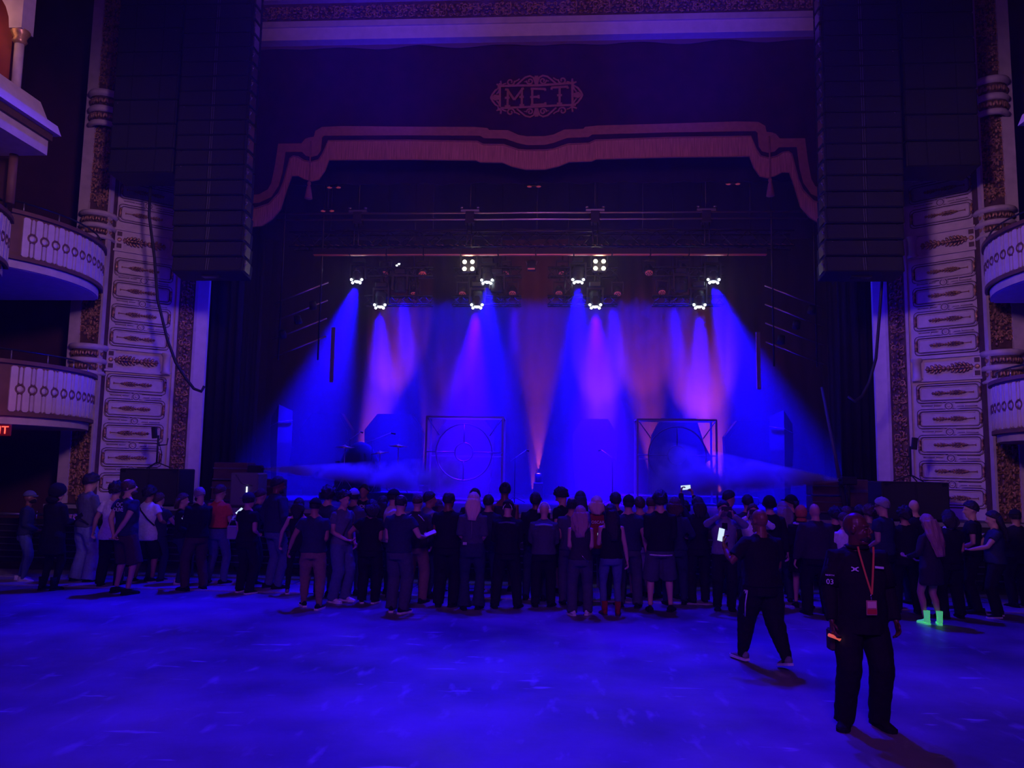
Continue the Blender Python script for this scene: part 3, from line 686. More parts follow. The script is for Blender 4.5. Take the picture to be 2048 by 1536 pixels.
# ---------------- fixtures ----------------
LENSW = emit('lit_white_lens', (.75, .85, 1), 14); LENSY = emit('lit_warm_lens', (1, .9, .62), 9)
LENSR = mat('unlit_lens_red_glow', (.45, .12, .12), .35, emis=(1, .12, .1), es=.12)  # faint red glow put into the unlit lens faces
def moving_head(px, label, lit=True, sc=1.0, Y=21.57, group='moving heads under the light bar'):
    q = atY(*px, Y); r = top('moving_head', (q.x, Y, q.z), label, 'stage light', group)
    MB().box(-.17, .17, -.13, .13, .52, .68, bev=.03).tube([(0, 0, .68), (0, 0, .86)], .03, 6).build('base', BLACK, r)
    y = MB(); y.box(-.24, .24, -.05, .05, .46, .52); y.box(-.24, -.19, -.06, .06, .06, .5); y.box(.19, .24, -.06, .06, .06, .5); y.build('yoke', BLACK, r)
    h = MB().lathe([(.0, .42), (.12, .42), (.17, .34), (.18, .1), (.19, .0), (.17, -.03), (0, -.03)], 12).build('lamp_head', BLACK, r)
    MB().tube([(-.1, -.17, .2), (-.06, -.185, .26), (.06, -.185, .26), (.1, -.17, .2)], .012, 5).build('head_trim', STEEL, h)
    if lit:
        l = MB(); l.ell((0, -.10, -.03), (.085, .07, .05), 10, 6); l.build('centre_lens', LENSW, h)
        for dx, dz in ((-.15, .02), (.15, .02), (-.11, -.07), (.11, -.07)): MB().ell((dx, -.16, dz-.02), (.036, .03, .036), 8, 5).build('lens', LENSW, h)
    r.scale = (sc,)*3
    return r
nm = ['outermost on the left, upper row', 'leftmost of the lower row', 'second in the lower row', 'upper row just left of centre', 'upper row just right of centre', 'third in the lower row', 'rightmost of the lower row', 'outermost on the right, upper row']
for (p, n_) in zip([s[0] for s in SPOTS[:8]], nm): moving_head(p, f'lit moving head light throwing a blue beam, {n_}')
for p, n_ in (((800, 583), 'left of centre'), ((994, 583), 'beside the central left cluster'), ((1362, 582), 'right cluster')): moving_head(p, f'unlit black moving head hanging low, {n_}', False, .95, 21.57)
def blinder(px, label):
    q = atY(*px, 21.3); r = top('blinder', (q.x, 21.3, q.z), label, 'stage light', 'four-lamp blinders facing the hall')
    MB().box(-.20, .20, .0, .14, -.19, .19, bev=.02).build('housing', BLACK, r)
    for dx in (-.11, .11):
        for dz in (-.10, .10):
            c = MB().lathe([(.088, 0), (.088, .03), (.07, .02)], 12, M=T(dx, -.0, dz, 0, PI/2)).build('lamp_rim', STEEL, r)
            MB().ell((dx, -.02, dz), (.058, .02, .058), 10, 6).build('lamp', LENSY, r)
    MB().box(-.24, -.20, .03, .1, -.05, .35).box(.20, .24, .03, .1, -.05, .35).box(-.24, .24, .03, .1, .33, .37).build('bracket', BLACK, r)
blinder((937, 531), 'four-lamp warm white blinder shining at the hall, left of centre'); blinder((1199, 530), 'four-lamp warm white blinder shining at the hall, right of centre')
light('blinder_glow', 'POINT', atY(937, 531, 21.0), (0, 0, 0), (1, .85, .6), 5, .1); light('blinder_glow', 'POINT', atY(1199, 530, 21.0), (0, 0, 0), (1, .85, .6), 5, .1)
def par(px, label, sc=1, tilt=.5, Y=21.83):
    q = atY(*px, Y); r = top('wash_light', (q.x, Y, q.z), label, 'stage light', 'unlit round wash lights on the pods')
    h = MB().lathe([(0, .24), (.08, .24), (.13, .12), (.14, 0), (.11, -.01), (0, -.01)], 12, M=Matrix.Rotation(-tilt, 4, 'X')).build('lamp_head', BLACK, r)
    MB().lathe([(.105, -.012), (.10, -.03), (0, -.035)], 12, M=Matrix.Rotation(-tilt, 4, 'X')).build('lens_ring', LENSR, h)
    d = MB()
    for k in range(7):
        a = k*PI/3; rr = 0 if k == 6 else .062; d.lathe([(.022, -.034), (.018, -.045), (0, -.047)], 8, M=Matrix.Rotation(-tilt, 4, 'X') @ T(rr*math.cos(a), rr*math.sin(a), 0))
    d.build('led_cells', mat('dark_led', (.05, .02, .02), .3), h)
    MB().box(-.18, -.15, -.03, .03, 0, .34).box(.15, .18, -.03, .03, 0, .34).box(-.18, .18, -.03, .03, .32, .36).tube([(0, 0, .36), (0, 0, .5)], .02, 5).build('yoke', BLACK, r)
    r.scale = (sc,)*3
for i, p in enumerate([(770, 547), (845, 547), (1010, 547), (1125, 547), (1298, 545), (1366, 543), (828, 588), (925, 587), (1025, 586), (1118, 586), (1235, 587), (1324, 584)]):
    par(p, f'unlit round wash light with a dull red face, {["upper","lower"][i > 5]} row, {["leftmost","second","third","fourth","fifth","rightmost"][i % 6]}', 1.05 if i < 6 else .95)
q = atY(1063, 536, 21.4); r = top('strobe_light', (q.x, 21.4, q.z), 'small boxy unlit strobe hanging in the middle under the light bar', 'stage light')
MB().box(-.12, .12, -.1, .1, -.08, .2, bev=.02).build('housing', BLACK, r); MB().box(-.10, .10, -.11, -.1, -.07, -.03).build('lens_strip', LENSR, r)
MB().tube([(0, 0, .2), (0, 0, .4)], .02, 5).build('bracket', STEEL, r)
for dx in (-1, 1): MB().tube([(dx*.16, -.05, .18), (dx*.12, -.05, .08)], .012, 5).build('bracket_arm', ALU, r)
r = top('rear_strip_light', atY(797, 530, 22.6), 'small blue light shining behind the leftmost pod', 'stage light')
MB().box(-.12, .12, 0, .12, -.06, .06, bev=.02).build('housing', BLACK, r); MB().ell((.03, -.01, .03), (.05, .02, .02), 8, 5).ell((-.05, -.01, -.02), (.025, .02, .025), 8, 5).build('lens', LENSW, r)
for i, (p, Y, w) in enumerate((((1068, 373), 19.9, 0), ((668, 375), 19.9, 0), ((655, 422), 20.1, 0), ((1466, 368), 19.9, 0))):
    q = atY(*p, Y); r = top('pipe_clamp_lamp', (q.x, Y, q.z), f'small reddish fitting hanging high behind the valance, {["centre","upper left","lower left","upper right"][i]}', 'fitting', 'small fittings behind the valance')
    MB().box(-.1, .1, -.05, .05, .0, .05, bev=.01).tube([(0, 0, .05), (0, 0, 13.9-q.z)], .012, 5).build('bracket', STEEL, r)
    for dx in (-.12, .12): MB().ell((dx, 0, .0), (.07, .04, .025), 8, 5).build('lamp_shell', LENSR, r)

# side ladders
for s, px, nm_ in ((-1, (585, 640), 'left'), (1, (1605, 650), 'right')):
    q = atY(*px, 20.5); r = top('side_light_ladder', (q.x-s*.2, 20.5, q.z), f'hanging ladder of pipes and lights in the {nm_} wing', 'light ladder')
    m = MB(); 
    for dx in (-.55, .55): m.tube([(dx, 0, -1.1), (dx, 0, 13.9-q.z)], .025, 6)
    m.build('ladder_upright', TRM, r)
    for k in range(4):
        MB().tube([(-.75, s*.0, -.75+k*.5+.3*s), (.75, 0, -.75+k*.5-.3*s)], .022, 6).build('rung', mat('bare_pipe', (.5, .42, .4), .3, .9), r)
    for k in range(3): MB().lathe([(0, .2), (.09, .2), (.11, 0), (0, -.01)], 10, M=T(-.4+.4*k, -.1, -.5+.4*k, 0, .6)).build('lamp_head', BLACK, r)
    MB().box(-s*.95-.05, -s*.95+.05, -.03, .03, -1.7, -.2).build('hanging_strip', ALU, r)

# ---------------- scenery ----------------
SCEN = mat('scenery_black', (.010, .010, .014), .5, vary=.2, scale=4)
def coffin(x, y, z1, w, label, kind=0):
    r = top('coffin_panel', (x, y, 1.2), label, 'set piece', 'tall coffin-shaped panels at the rear of the stage')
    h = z1-1.2
    P_ = [(-w*.30, h), (w*.30, h), (w*.52, h*.80), (w*.50, h*.45), (w*.42, 0), (-w*.42, 0), (-w*.50, h*.45), (-w*.52, h*.80)] if kind == 0 else \
         [(-w*.28, h), (w*.28, h), (w*.40, h*.70), (w*.52, h*.52), (w*.42, h*.46), (w*.48, h*.2), (w*.45, 0), (-w*.45, 0), (-w*.48, h*.5), (-w*.42, h*.8)]
    MB().prism(P_, 'y', 0, .35).build('panel_body', SCEN, r)
    MB().prism([(a*.86, b*.94+.06) for a, b in P_], 'y', -.03, 0).build('panel_face', mat('scenery_face', (.014, .014, .018), .6), r)
for px, zt, w, lb, k in ((650, 3.62, 1.55, 'black coffin-shaped panel, outermost on the left behind the draped keyboard', 0), (786, 3.62, 1.75, 'black coffin-shaped panel left of the wheel cage', 0),
                      (930, 3.55, 1.7, 'black coffin-shaped panel behind the left wheel cage', 0), (1190, 3.55, 1.3, 'black coffin-shaped panel right of centre', 0),
                      (1358, 3.6, 1.85, 'black coffin-shaped panel standing behind the right wheel cage', 1), (1510, 3.55, 1.7, 'black coffin-shaped panel, outermost on the right', 0)):
    coffin(atY(px, 900, 23.6).x, 23.6, zt+.08, w, lb, k)
CAGE = mat('cage_steel', (.11, .11, .13), .4, .5)
def cage(px, label):
    q = atY(px, 905, 21.0); r = top('wheel_cage', (q.x, 21.0, 1.2), label, 'set piece', 'cubic steel cages with a wheel in front'); w, h, d = 1.04, 2.27, .75
    for x in (-w, w):
        for y in (0, d): MB().box(x-.025, x+.025, y-.025, y+.025, 0, h).build('upright', CAGE, r)
    for y in (0, d):
        for z in (.025, h): MB().box(-w, w, y-.022, y+.022, z-.025, z+.025).build('cross_bar', CAGE, r)
    for x in (-w, w):
        for z in (.025, h): MB().box(x-.022, x+.022, 0, d, z-.022, z+.022).build('side_bar', CAGE, r)
    for x in (-w, w): MB().tube([(x, 0, h), (x-.35*(1 if x > 0 else -1), 0, h-.5)], .014, 6).build('brace', CAGE, r)
    c = 1.32
    wh = MB().tube([(.76*math.cos(k*PI/18), -.03, c+.76*math.sin(k*PI/18)) for k in range(36)], .016, 6, closed=True).build('wheel_rim', CAGE, r)
    MB().tube([(.25*math.cos(k*PI/10), -.03, c+.25*math.sin(k*PI/10)) for k in range(20)], .016, 6, closed=True).build('hub_ring', CAGE, r)
    for a in (0, PI/2, PI, 1.5*PI): MB().tube([(.25*math.cos(a), -.03, c+.25*math.sin(a)), ((w if a in (0, PI) else .76)*math.cos(a), -.03, c+(w if a in (0, PI) else .76)*math.sin(a))], .015, 6).build('spoke', CAGE, r)
    MB().box(-w, w, d-.02, d+.02, c-.12, c-.08).build('rear_rail', CAGE, r)
cage(928, 'open cubic steel cage with a crosshair wheel, left of centre'); cage(1354, 'open cubic steel cage with a crosshair wheel, right of centre')
for s, px, h, nm_ in ((-1, 562, 2.5, 'left'), (1, 1563, 2.5, 'right')):
    q = atY(px, 860, 21); r = top('prism_column', (q.x, 21, 1.2), f'pale slanted prism column standing at the {nm_} end of the set', 'set piece', 'slanted prism columns at the ends of the set')
    P_ = [(-.30, .0), (.0, -.25), (.32, .0), (.1, .3)]; m = MB(); vs = []
    for (x, y), t_ in zip(P_, (2.2, 2.54, 2.38, 2.3)): vs += [(x*.55*-s, y*.6, 0), (x*-s, y, 1.5), (x*-s*.95, y, t_)]
    fs = []
    for i in range(4):
        a, b = 3*i, 3*((i+1) % 4); fs += [(a, b, b+1, a+1), (a+1, b+1, b+2, a+2)]
    fs += [(2, 5, 8, 11), (0, 9, 6, 3)]
    m.add(vs, fs).build('prism_body', mat('prism_grey', (.06, .06, .08), .5), r)
    MB().tube([(-.30*-s, -.02, 1.95), (.0, -.27, 2.05), (.32*-s, -.02, 2.12)], .012, 5).build('edge_strip', ALU, r)
# uplight cans
for i, ((p, Y, t_, a, w, b), lb) in enumerate(zip(UPL[:2], ('orange floor uplight beside the left wheel cage', 'orange floor uplight at the middle of the stage'))):
    q = atY(*p, Y); r = top('floor_uplight', (q.x, Y, q.z), lb, 'stage light', 'orange floor uplights')
    MB().lathe([(0, -.28), (.09, -.28), (.10, -.03), (.085, -.03)], 12).build('can', BLACK, r); MB().lathe([(.085, -.035), (0, -.02)], 12).build('lens', emit('lit_orange_lens', (1, .25, .2), 3.5), r)
    MB().box(-.14, .14, -.14, .14, 1.2-q.z, -.28, bev=.02).build('riser_block', BLACK, r)
# risers
for i, (x0, x1, lb) in enumerate(((-5.6, -3.1, 'low black riser under the keyboard and cymbals'), (2.2, 6.2, 'low black riser under the right wheel cage'))):
    r = tag(MB().box(x0, x1, 22.1 if i else 20.2, 23.3 if i else 21.6, 1.2, 1.42, bev=.02).build('riser', BLACK), lb, 'riser', 'stage risers')
# draped keyboard
q = atY(717, 893, 20.9); r = top('draped_keyboard', (q.x, 20.9, 1.42), 'humped black cloth thrown over stage equipment left of the cage', 'draped equipment')
m = MB(); vs = []; n = 24
prof = [(1.0, 0), (.96, .35), (.9, .7), (.72, 1.0), (.45, 1.22), (.2, 1.31), (0, 1.34)]
for i, (rr, z) in enumerate(prof):
    for k in range(n):
        a = 2*PI*k/n; w = 1+.07*math.sin(5*a+i)*(1-z/1.4); vs.append((rr*.62*w*math.cos(a)+z*.05, rr*.38*w*math.sin(a), z))
m.add(vs, [(i*n+k, i*n+(k+1) % n, (i+1)*n+(k+1) % n, (i+1)*n+k) for i in range(len(prof)-1) for k in range(n)], True); m.build('cloth', BLACKC, r)
for sx, x in ((0, -.5), (1, .5)): MB().box(x-.04, x+.04, -.3, .3, 0, .8).build('stand_leg', STEEL, r)
BRASS = mat('cymbal_bronze', (.55, .45, .25), .3, .9)
for i, (px, py) in enumerate(((690, 893), (760, 905), (797, 891))):
    q = atY(px, py, 20.45); r = top('cymbal_stand', (q.x, 20.45, 1.42), f'cymbal on a stand, {["left of","in front of","right of"][i]} the draped equipment', 'cymbal', 'cymbals on stands')
    h = q.z-1.42; MB().lathe([(.0, .035), (.05, .03), (.07, .012), (.26, -.02), (.0, -.022)], 18, M=T(0, 0, h, 0, .1, (.06, -.12, .05)[i])).build('cymbal', BRASS, r)
    st = MB().tube([(0, 0, .3), (0, 0, h+.05)], .012, 6)
    for k in range(3): a = k*2*PI/3; st.tube([(0, 0, .4), (.28*math.cos(a), .28*math.sin(a), 0.01)], .01, 5)
    st.build('stand', ALU, r)
for i, (px, py, dx) in enumerate(((700, 878, .28), (745, 880, .5), (1030, 915, .3), (1225, 915, -.3))):
    q = atY(px, py, 20.7); r = top('microphone_stand', (q.x, 20.7, 1.2), f'boom microphone stand {["left of the draped equipment","over the draped equipment","left of the central gap","right of the central gap"][i]}', 'microphone stand', 'microphone stands on the stage')
    h = q.z-1.2; st = MB().tube([(0, 0, .0), (0, 0, h)], .012, 6)
    for k in range(3): a = k*2*PI/3+.4; st.tube([(0, 0, .15), (.3*math.cos(a), .3*math.sin(a), .01)], .01, 5)
    st.build('stand', STEEL, r); MB().tube([(-dx*.4, 0, h-.1), (dx, 0, h+.2)], .010, 5).build('boom', ALU, r)
    MB().tube([(dx, 0, h+.2), (dx*1.25, 0, h+.17)], [.02, .026], 8).build('microphone', STEEL, r)

# subs and tripod lights at the stage sides
for s, x0, x1, nm_ in ((-1, -8.60, -7.30, 'left'), (1, 7.10, 8.40, 'right')):
    r = top('subwoofer', ((x0+x1)/2, 16.35, 1.2), f'wide black subwoofer box on the stage edge at the {nm_}, under a tripod', 'speaker', 'subwoofers on the stage edge')
    MB().box(-.65, .65, -.33, .4, .02, .78, bev=.02).build('cabinet', BLACK, r)
    for x in (-.32, .32): MB().box(x-.3, x+.3, -.345, -.33, .06, .74).build('grille', MATS['speaker_grille'], r)
    MB().box(-.6, -.5, -.36, -.33, .70, .76).box(.5, .6, -.36, -.33, .70, .76).build('corner_bracket', STEEL, r)
    q = atY(315 if s < 0 else 1820, 900, 16.4); t = top('tripod_speaker_light', (q.x, 16.4, 1.98), f'thin black tripod with a slim tilted lamp head on the {nm_} subwoofer', 'tripod')
    m = MB().tube([(0, 0, .1), (0, 0, .72)], .022, 6)
    for k in range(3): a = k*2*PI/3+.5; m.tube([(0, 0, .14), (.34*math.cos(a), .28*math.sin(a), 0.008)], .013, 5)
    m.build('tripod', BLACK, t); MB().box(-.045, .045, -.04, .04, .66, .90, M=T(-s*-.0, 0, 0, 0, 0, .12*s)).build('lamp_head', BLACK, t)
    MB().tube([(0, 0, .5), (-s*.2, 0, .52), (-s*.22, 0, .66)], .014, 5).build('side_arm', BLACK, t); MB().tube([(0, .02, .6), (-s*.1, .02, .3), (-s*.05, .02, .12)], .008, 5).build('cord', BLACK, t)
# monitor box with a lit strip and road cases in the wings
r = top('monitor_rack', (-6.15, 16.9, 1.2), 'blue-lit equipment box with a white indicator at the left of the stage', 'equipment rack')
MB().box(-.31, .31, -.25, .3, .0, .72, bev=.03).build('rack_case', mat('blue_grey_case', (.18, .18, .22), .4), r); MB().box(.06, .085, -.262, -.25, .3, .42).build('indicator', emit('white_indicator', (.7, .8, 1), 2.5), r)
MB().tube([(-.18, -.27, .68), (-.05, -.27, .5), (.2, -.27, .45)], .01, 5).build('cable', ALU, r)
for i, (x, y, z, w, h) in enumerate(((-7.25, 18.45, 1.2, .9, .5), (-7.25, 18.45, 1.7, .85, .45), (-6.6, 19.0, 1.2, .8, .55), (6.95, 18.4, 1.2, .9, .4), (6.95, 18.4, 1.6, .9, .35), (7.45, 18.25, 1.2, .5, .8))):
    r = top('road_case', (x, y, z), ['brown road case at the bottom of the stack in the left wing', 'brown road case on top of the stack in the left wing', 'low dark road case beside the left wing stack', 'brown road case at the bottom of the stack in the right wing', 'brown road case on top of the stack in the right wing', 'tall narrow road case behind the right reveal'][i], 'road case', 'road cases in the wings')
    MB().box(-w/2, w/2, 0, .5, .01, h-.01, bev=.02).build('case_body', WOOD, r); MB().box(-w/2-.005, w/2+.005, -.01, .0, h*.62, h*.70).box(-w/2-.005, w/2+.005, -.01, .0, .02, .05).build('case_trim', ALU, r)
r = top('raking_pole', (7.05, 18.0, 1.2), 'long thin blue-lit pole leaning in the right wing', 'pole')
MB().tube([(.05, 0, 0.01), (-.32, .3, 2.9)], [.05, .03], 8).build('pole_shaft', mat('prism_grey', (.22, .2, .24), .5), r)
# fog machines and plumes
for i, (p, ax, L_, r0, r1, lb) in enumerate((((528, 938), Vector((1, .25, -.03)), 4.6, .05, .55, 'left'), ((1678, 960), Vector((-1, .30, .03)), 4.2, .05, .85, 'right'))):
    q = atY(*p, 17.6); fm = top('fog_machine', (q.x-ax.x*.2, 17.6, 1.2), f'small black fog machine blowing across the stage from the {lb}', 'fog machine')
    MB().box(-.18, .18, -.12, .12, .01, .2, bev=.02).tube([(0, 0, .2), (0, 0, q.z-1.2-.1)], .03, 6).box(-.16, .16, -.1, .1, q.z-1.2-.1, q.z-1.2+.08, bev=.02).build('machine_body', BLACK, fm)
    MB().tube([(ax.x*.16, 0, q.z-1.2), (ax.x*.22, 0, q.z-1.2)], .025, 8).build('nozzle', STEEL, fm)
    m = MB(); n = 16; pts = [Vector((L_*k/8, 0, 0)) for k in range(9)]; m.tube(pts, [r0+(r1-r0)*k/8 for k in range(9)], n)
    o = m.build('fog_plume', haze('plume_'+lb, 34.0, 1.9, fall=(L_, r0, r1), aniso=0)); o.location = q; o.rotation_euler = ax.to_track_quat('X', 'Z').to_euler()
    tag(o, f'low drifting fog plume blown in from the {lb} side of the stage', 'fog', kind='stuff')
    light('plume_light', 'SPOT', (q.x+ax.x*2.0, 17.5, 8.0), (q.x+ax.x*2.2, 18.3, 2), BLUE, 9000, .2, 34, .9)

ORD = 'first second third fourth fifth sixth seventh eighth ninth tenth eleventh twelfth thirteenth fourteenth fifteenth sixteenth seventeenth eighteenth nineteenth'.split()
# ---------------- crowd barrier ----------------
BAR = mat('barrier_aluminium', (.22, .22, .24), .35, .8)
bp = MB().box(-.52, .52, .02, .04, .22, 1.02).mesh('front_plate', mat('barrier_plate', (.03, .03, .035), .45, .5)); br = MB().tube([(-.53, 0, 1.10), (.53, 0, 1.10)], .03, 8).mesh('top_rail', BAR)
bu = MB().box(-.02, .02, -.02, .02, .02, 1.10).mesh('post', BAR); bf = MB().box(-.52, .52, -.55, .3, .014, .03).mesh('foot_plate', MATS['tread_plate'])
sl = MB().box(-.5, .5, -.012, .0, -.01, .012).mesh('slat', BAR)
bs = MB().tube([(0, .05, .9), (0, .75, .03)], .018, 6).mesh('rear_strut', BAR)
for i in range(19):
    x = -9.9+i*1.08
    r = top('crowd_barrier', (x, 14.35, 0), ORD[i]+' grey crowd barrier section from the left, between crowd and stage', 'barrier', 'crowd barrier sections in a row before the stage')
    put('front_plate', bp, r); put('top_rail', br, r); put('foot_plate', bf, r); put('rear_strut', bs, r)
    for e in (-.51, .51): put('post', bu, r, T(e, 0, 0))
    for k in range(6): put('slat', sl, r, T(0, 0, .30+k*.12))
# barrel-like low cases beside the barrier on the left, and the exit sign
r = top('exit_sign', (-9.12, 13.0, 2.64), 'red illuminated EXIT sign hanging under the lower left balcony', 'exit sign')
MB().box(-.22, .22, .0, .06, -.10, .10, bev=.01).build('sign_box', mat('sign_red_dark', (.05, .004, .004), .4, emis=(1, .02, .01), es=.05), r)
MB().box(-.02, .02, .02, .04, .1, .24).build('sign_bracket', STEEL, r)
def text_mesh(s, size, extr=.004):
    cu = bpy.data.curves.new('text', 'FONT'); cu.body = s; cu.size = size; cu.extrude = extr; cu.align_x = 'CENTER'; cu.align_y = 'CENTER'; cu.resolution_u = 2
    o = bpy.data.objects.new('tmp', cu); COL.objects.link(o); dg = bpy.context.evaluated_depsgraph_get()
    me = bpy.data.meshes.new_from_object(o.evaluated_get(dg)); bpy.data.objects.remove(o); return me
me = text_mesh('EXIT', .19); me.materials.clear(); me.materials.append(emit('exit_red', (1, .05, .03), 4.0)); put('lettering', me, r, T(0, -.006, -.005, 0, PI/2) @ Matrix.Scale(1.0, 4))
r.rotation_euler = (0, 0, math.radians(14))
# ---------------- people ----------------
SK = {'light': mat('light_skin', (.50, .28, .22), .5), 'tan': mat('tan_skin', (.36, .18, .12), .5), 'brown': mat('brown_skin', (.17, .075, .045), .42), 'dark': mat('dark_skin', (.095, .038, .024), .36)}
HC = {'black': mat('black_hair', (.012, .010, .012), .5, bump=.8, scale=60), 'brown': mat('brown_hair', (.06, .03, .02), .5, bump=.8, scale=60), 'grey': mat('grey_hair', (.22, .2, .2), .5, bump=.8, scale=60),
      'blond': mat('pale_blond_hair', (.62, .42, .36), .45, bump=.8, scale=60, stretch=(1, 1, .15)), 'auburn': mat('faded_mauve_hair', (.34, .17, .20), .5, bump=.8, scale=50, stretch=(1, 1, .3))}
CC = {}
for n, c in dict(black=(.010, .010, .012), charcoal=(.030, .030, .036), navy=(.022, .03, .06), greyblue=(.09, .10, .15), slate=(.055, .06, .085), white=(.62, .62, .66), jeans=(.07, .10, .20), darkjeans=(.022, .032, .06), paleblue=(.20, .26, .42),
                 khaki=(.20, .14, .10), brown=(.06, .04, .035), grey=(.17, .17, .19), orange=(.62, .10, .05), red=(.25, .02, .02), lime=(.20, .95, .35), denimjacket=(.16, .17, .22), plaid=(.14, .04, .07), cream=(.50, .42, .42), orangescarf=(.50, .14, .07)).items():
    CC[n] = mat(n+'_cloth', c, .85, vary=.12, bump=.25, scale=30, spec=.2)
def plaid():
    m = CC['plaid']; nt = m.node_tree; b = nt.nodes['Principled BSDF']; tc = nt.nodes.new('ShaderNodeTexCoord'); ck = nt.nodes.new('ShaderNodeTexChecker'); ck.inputs['Scale'].default_value = 18
    ck.inputs[1].default_value = (.30, .04, .06, 1); ck.inputs[2].default_value = (.03, .03, .08, 1); nt.links.new(tc.outputs['Object'], ck.inputs[0]); nt.links.new(ck.outputs[0], b.inputs['Base Color'])
plaid()
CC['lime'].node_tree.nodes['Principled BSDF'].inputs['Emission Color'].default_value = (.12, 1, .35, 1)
CC['lime'].node_tree.nodes['Principled BSDF'].inputs['Emission Strength'].default_value = .32   # faint green glow put into the boot cloth
PRINTM = mat('white_print', (.75, .75, .8), .6)
JOBS = []
def job(mb, name, mt, parent, vox, smooth=3, wr=0, wscale=.10, extra=None): 
    me = mb.mesh(name, mt); JOBS.append((me, name, parent, vox, smooth, wr, wscale, extra))
def run_jobs():
    ts = bpy.data.scenes.new('remesh_work'); obs = []
    tex = {}
    for k, (me, name, parent, vox, sm, wr, ws, extra) in enumerate(JOBS):
        o = bpy.data.objects.new('w', me); ts.collection.objects.link(o); o.location = (k*3.37, 0, 0); obs.append(o)
        r = o.modifiers.new('r', 'REMESH'); r.mode = 'VOXEL'; r.voxel_size = vox; r.use_smooth_shade = True
        if sm: s_ = o.modifiers.new('s', 'SMOOTH'); s_.factor = .5; s_.iterations = sm
        if wr:
            if ws not in tex: t = bpy.data.textures.new('fold', 'CLOUDS'); t.noise_scale = ws; t.noise_depth = 2; tex[ws] = t
            d = o.modifiers.new('d', 'DISPLACE'); d.texture = tex[ws]; d.texture_coords = 'GLOBAL'; d.strength = wr; d.mid_level = .5
    vl = ts.view_layers[0]; vl.update(); dg = vl.depsgraph
    for o, (me, name, parent, vox, sm, wr, ws, extra) in zip(obs, JOBS):
        n = bpy.data.meshes.new_from_object(o.evaluated_get(dg), depsgraph=dg); n.name = name
        if extra:   # fingers and other small pieces keep their own fine shape
            bm = bmesh.new(); bm.from_mesh(n); bm.from_mesh(extra); bm.to_mesh(n); bm.free()
            for p in n.polygons: p.use_smooth = True
            if not n.materials: n.materials.append(me.materials[0])
        if len(n.materials) == 0: n.materials.append(me.materials[0])
        ob = bpy.data.objects.new(name, n); COL.objects.link(ob); ob.parent = parent
    for o in obs: m = o.data; bpy.data.objects.remove(o); bpy.data.meshes.remove(m)
    bpy.data.scenes.remove(ts); JOBS.clear()
def loft(mb, rings, n=16, ex=1.0):
    """rings: list of (center Vector, rx, ry, Matrix 3x3 or None)"""
    vs = []
    for c, rx, ry, R3 in rings:
        for k in range(n):
            a = 2*PI*k/n; ca, sa = math.cos(a), math.sin(a)
            v = Vector((rx*math.copysign(abs(ca)**ex, ca), ry*math.copysign(abs(sa)**ex, sa), 0)); vs.append(Vector(c)+(R3 @ v if R3 else v))
    fs = [(i*n+k, i*n+(k+1) % n, (i+1)*n+(k+1) % n, (i+1)*n+k) for i in range(len(rings)-1) for k in range(n)]
    fs += [tuple(range(n-1, -1, -1)), tuple((len(rings)-1)*n+k for k in range(n))]
    return mb.add(vs, fs, True)
def ik(A, B, l1, l2, pole):
    d = B-A; L = min(d.length, (l1+l2)*.998); d.normalize(); B = A+d*L
    a = (l1*l1-l2*l2+L*L)/(2*L); h = math.sqrt(max(l1*l1-a*a, 0)); p = Vector(pole); p = p-d*p.dot(d)
    if p.length < 1e-5: p = Vector((0, -1, 0))
    return A+d*a+p.normalized()*h, B
SHOES = {}
def shoe(style, c, sole):
    key = (style, c, sole)
    if key not in SHOES:
        hi = {'sneaker': .095, 'boot': .11, 'low': .085}[style]; m = MB()
        R = [(-.095, .030, .05, hi), (-.06, .038, .05, hi), (-.0, .040, .05, hi*.98 if style != 'boot' else hi), (.045, .043, .04, .075), (.10, .047, .03, .058), (.145, .042, .03, .046), (.172, .024, .03, .036)]
        n = 10; vs = []
        for y, w, _, h in R:
            for k in range(n): a = 2*PI*k/n; vs.append((w*math.cos(a)*(1 if math.sin(a) < .5 else .82), y, max(.012, .012+(h-.012)*(.5+.5*math.sin(a)))))
        m.add(vs, [(i*n+k, i*n+(k+1) % n, (i+1)*n+(k+1) % n, (i+1)*n+k) for i in range(6) for k in range(n)]+[tuple(range(n)), tuple(6*n+k for k in range(n-1, -1, -1))], True)
        if style == 'boot': m.tube([(0, -.045, .05), (0, -.048, .13), (0, -.045, .235)], [.048, .048, .054], 12)
        s = MB().prism([(-.032, -.10), (.032, -.10), (.044, -.04), (.046, .04), (.053, .10), (.045, .155), (.02, .182), (-.02, .182), (-.045, .155), (-.053, .10), (-.046, .04), (-.044, -.04)], 'z', 0, .026)
        SHOES[key] = (m.mesh('shoe', CC[c]), s.mesh('sole', CC[sole]))
    return SHOES[key]
HRAD = Vector((.082, .101, .108)); HCEN = Vector((0, -.008, .02))
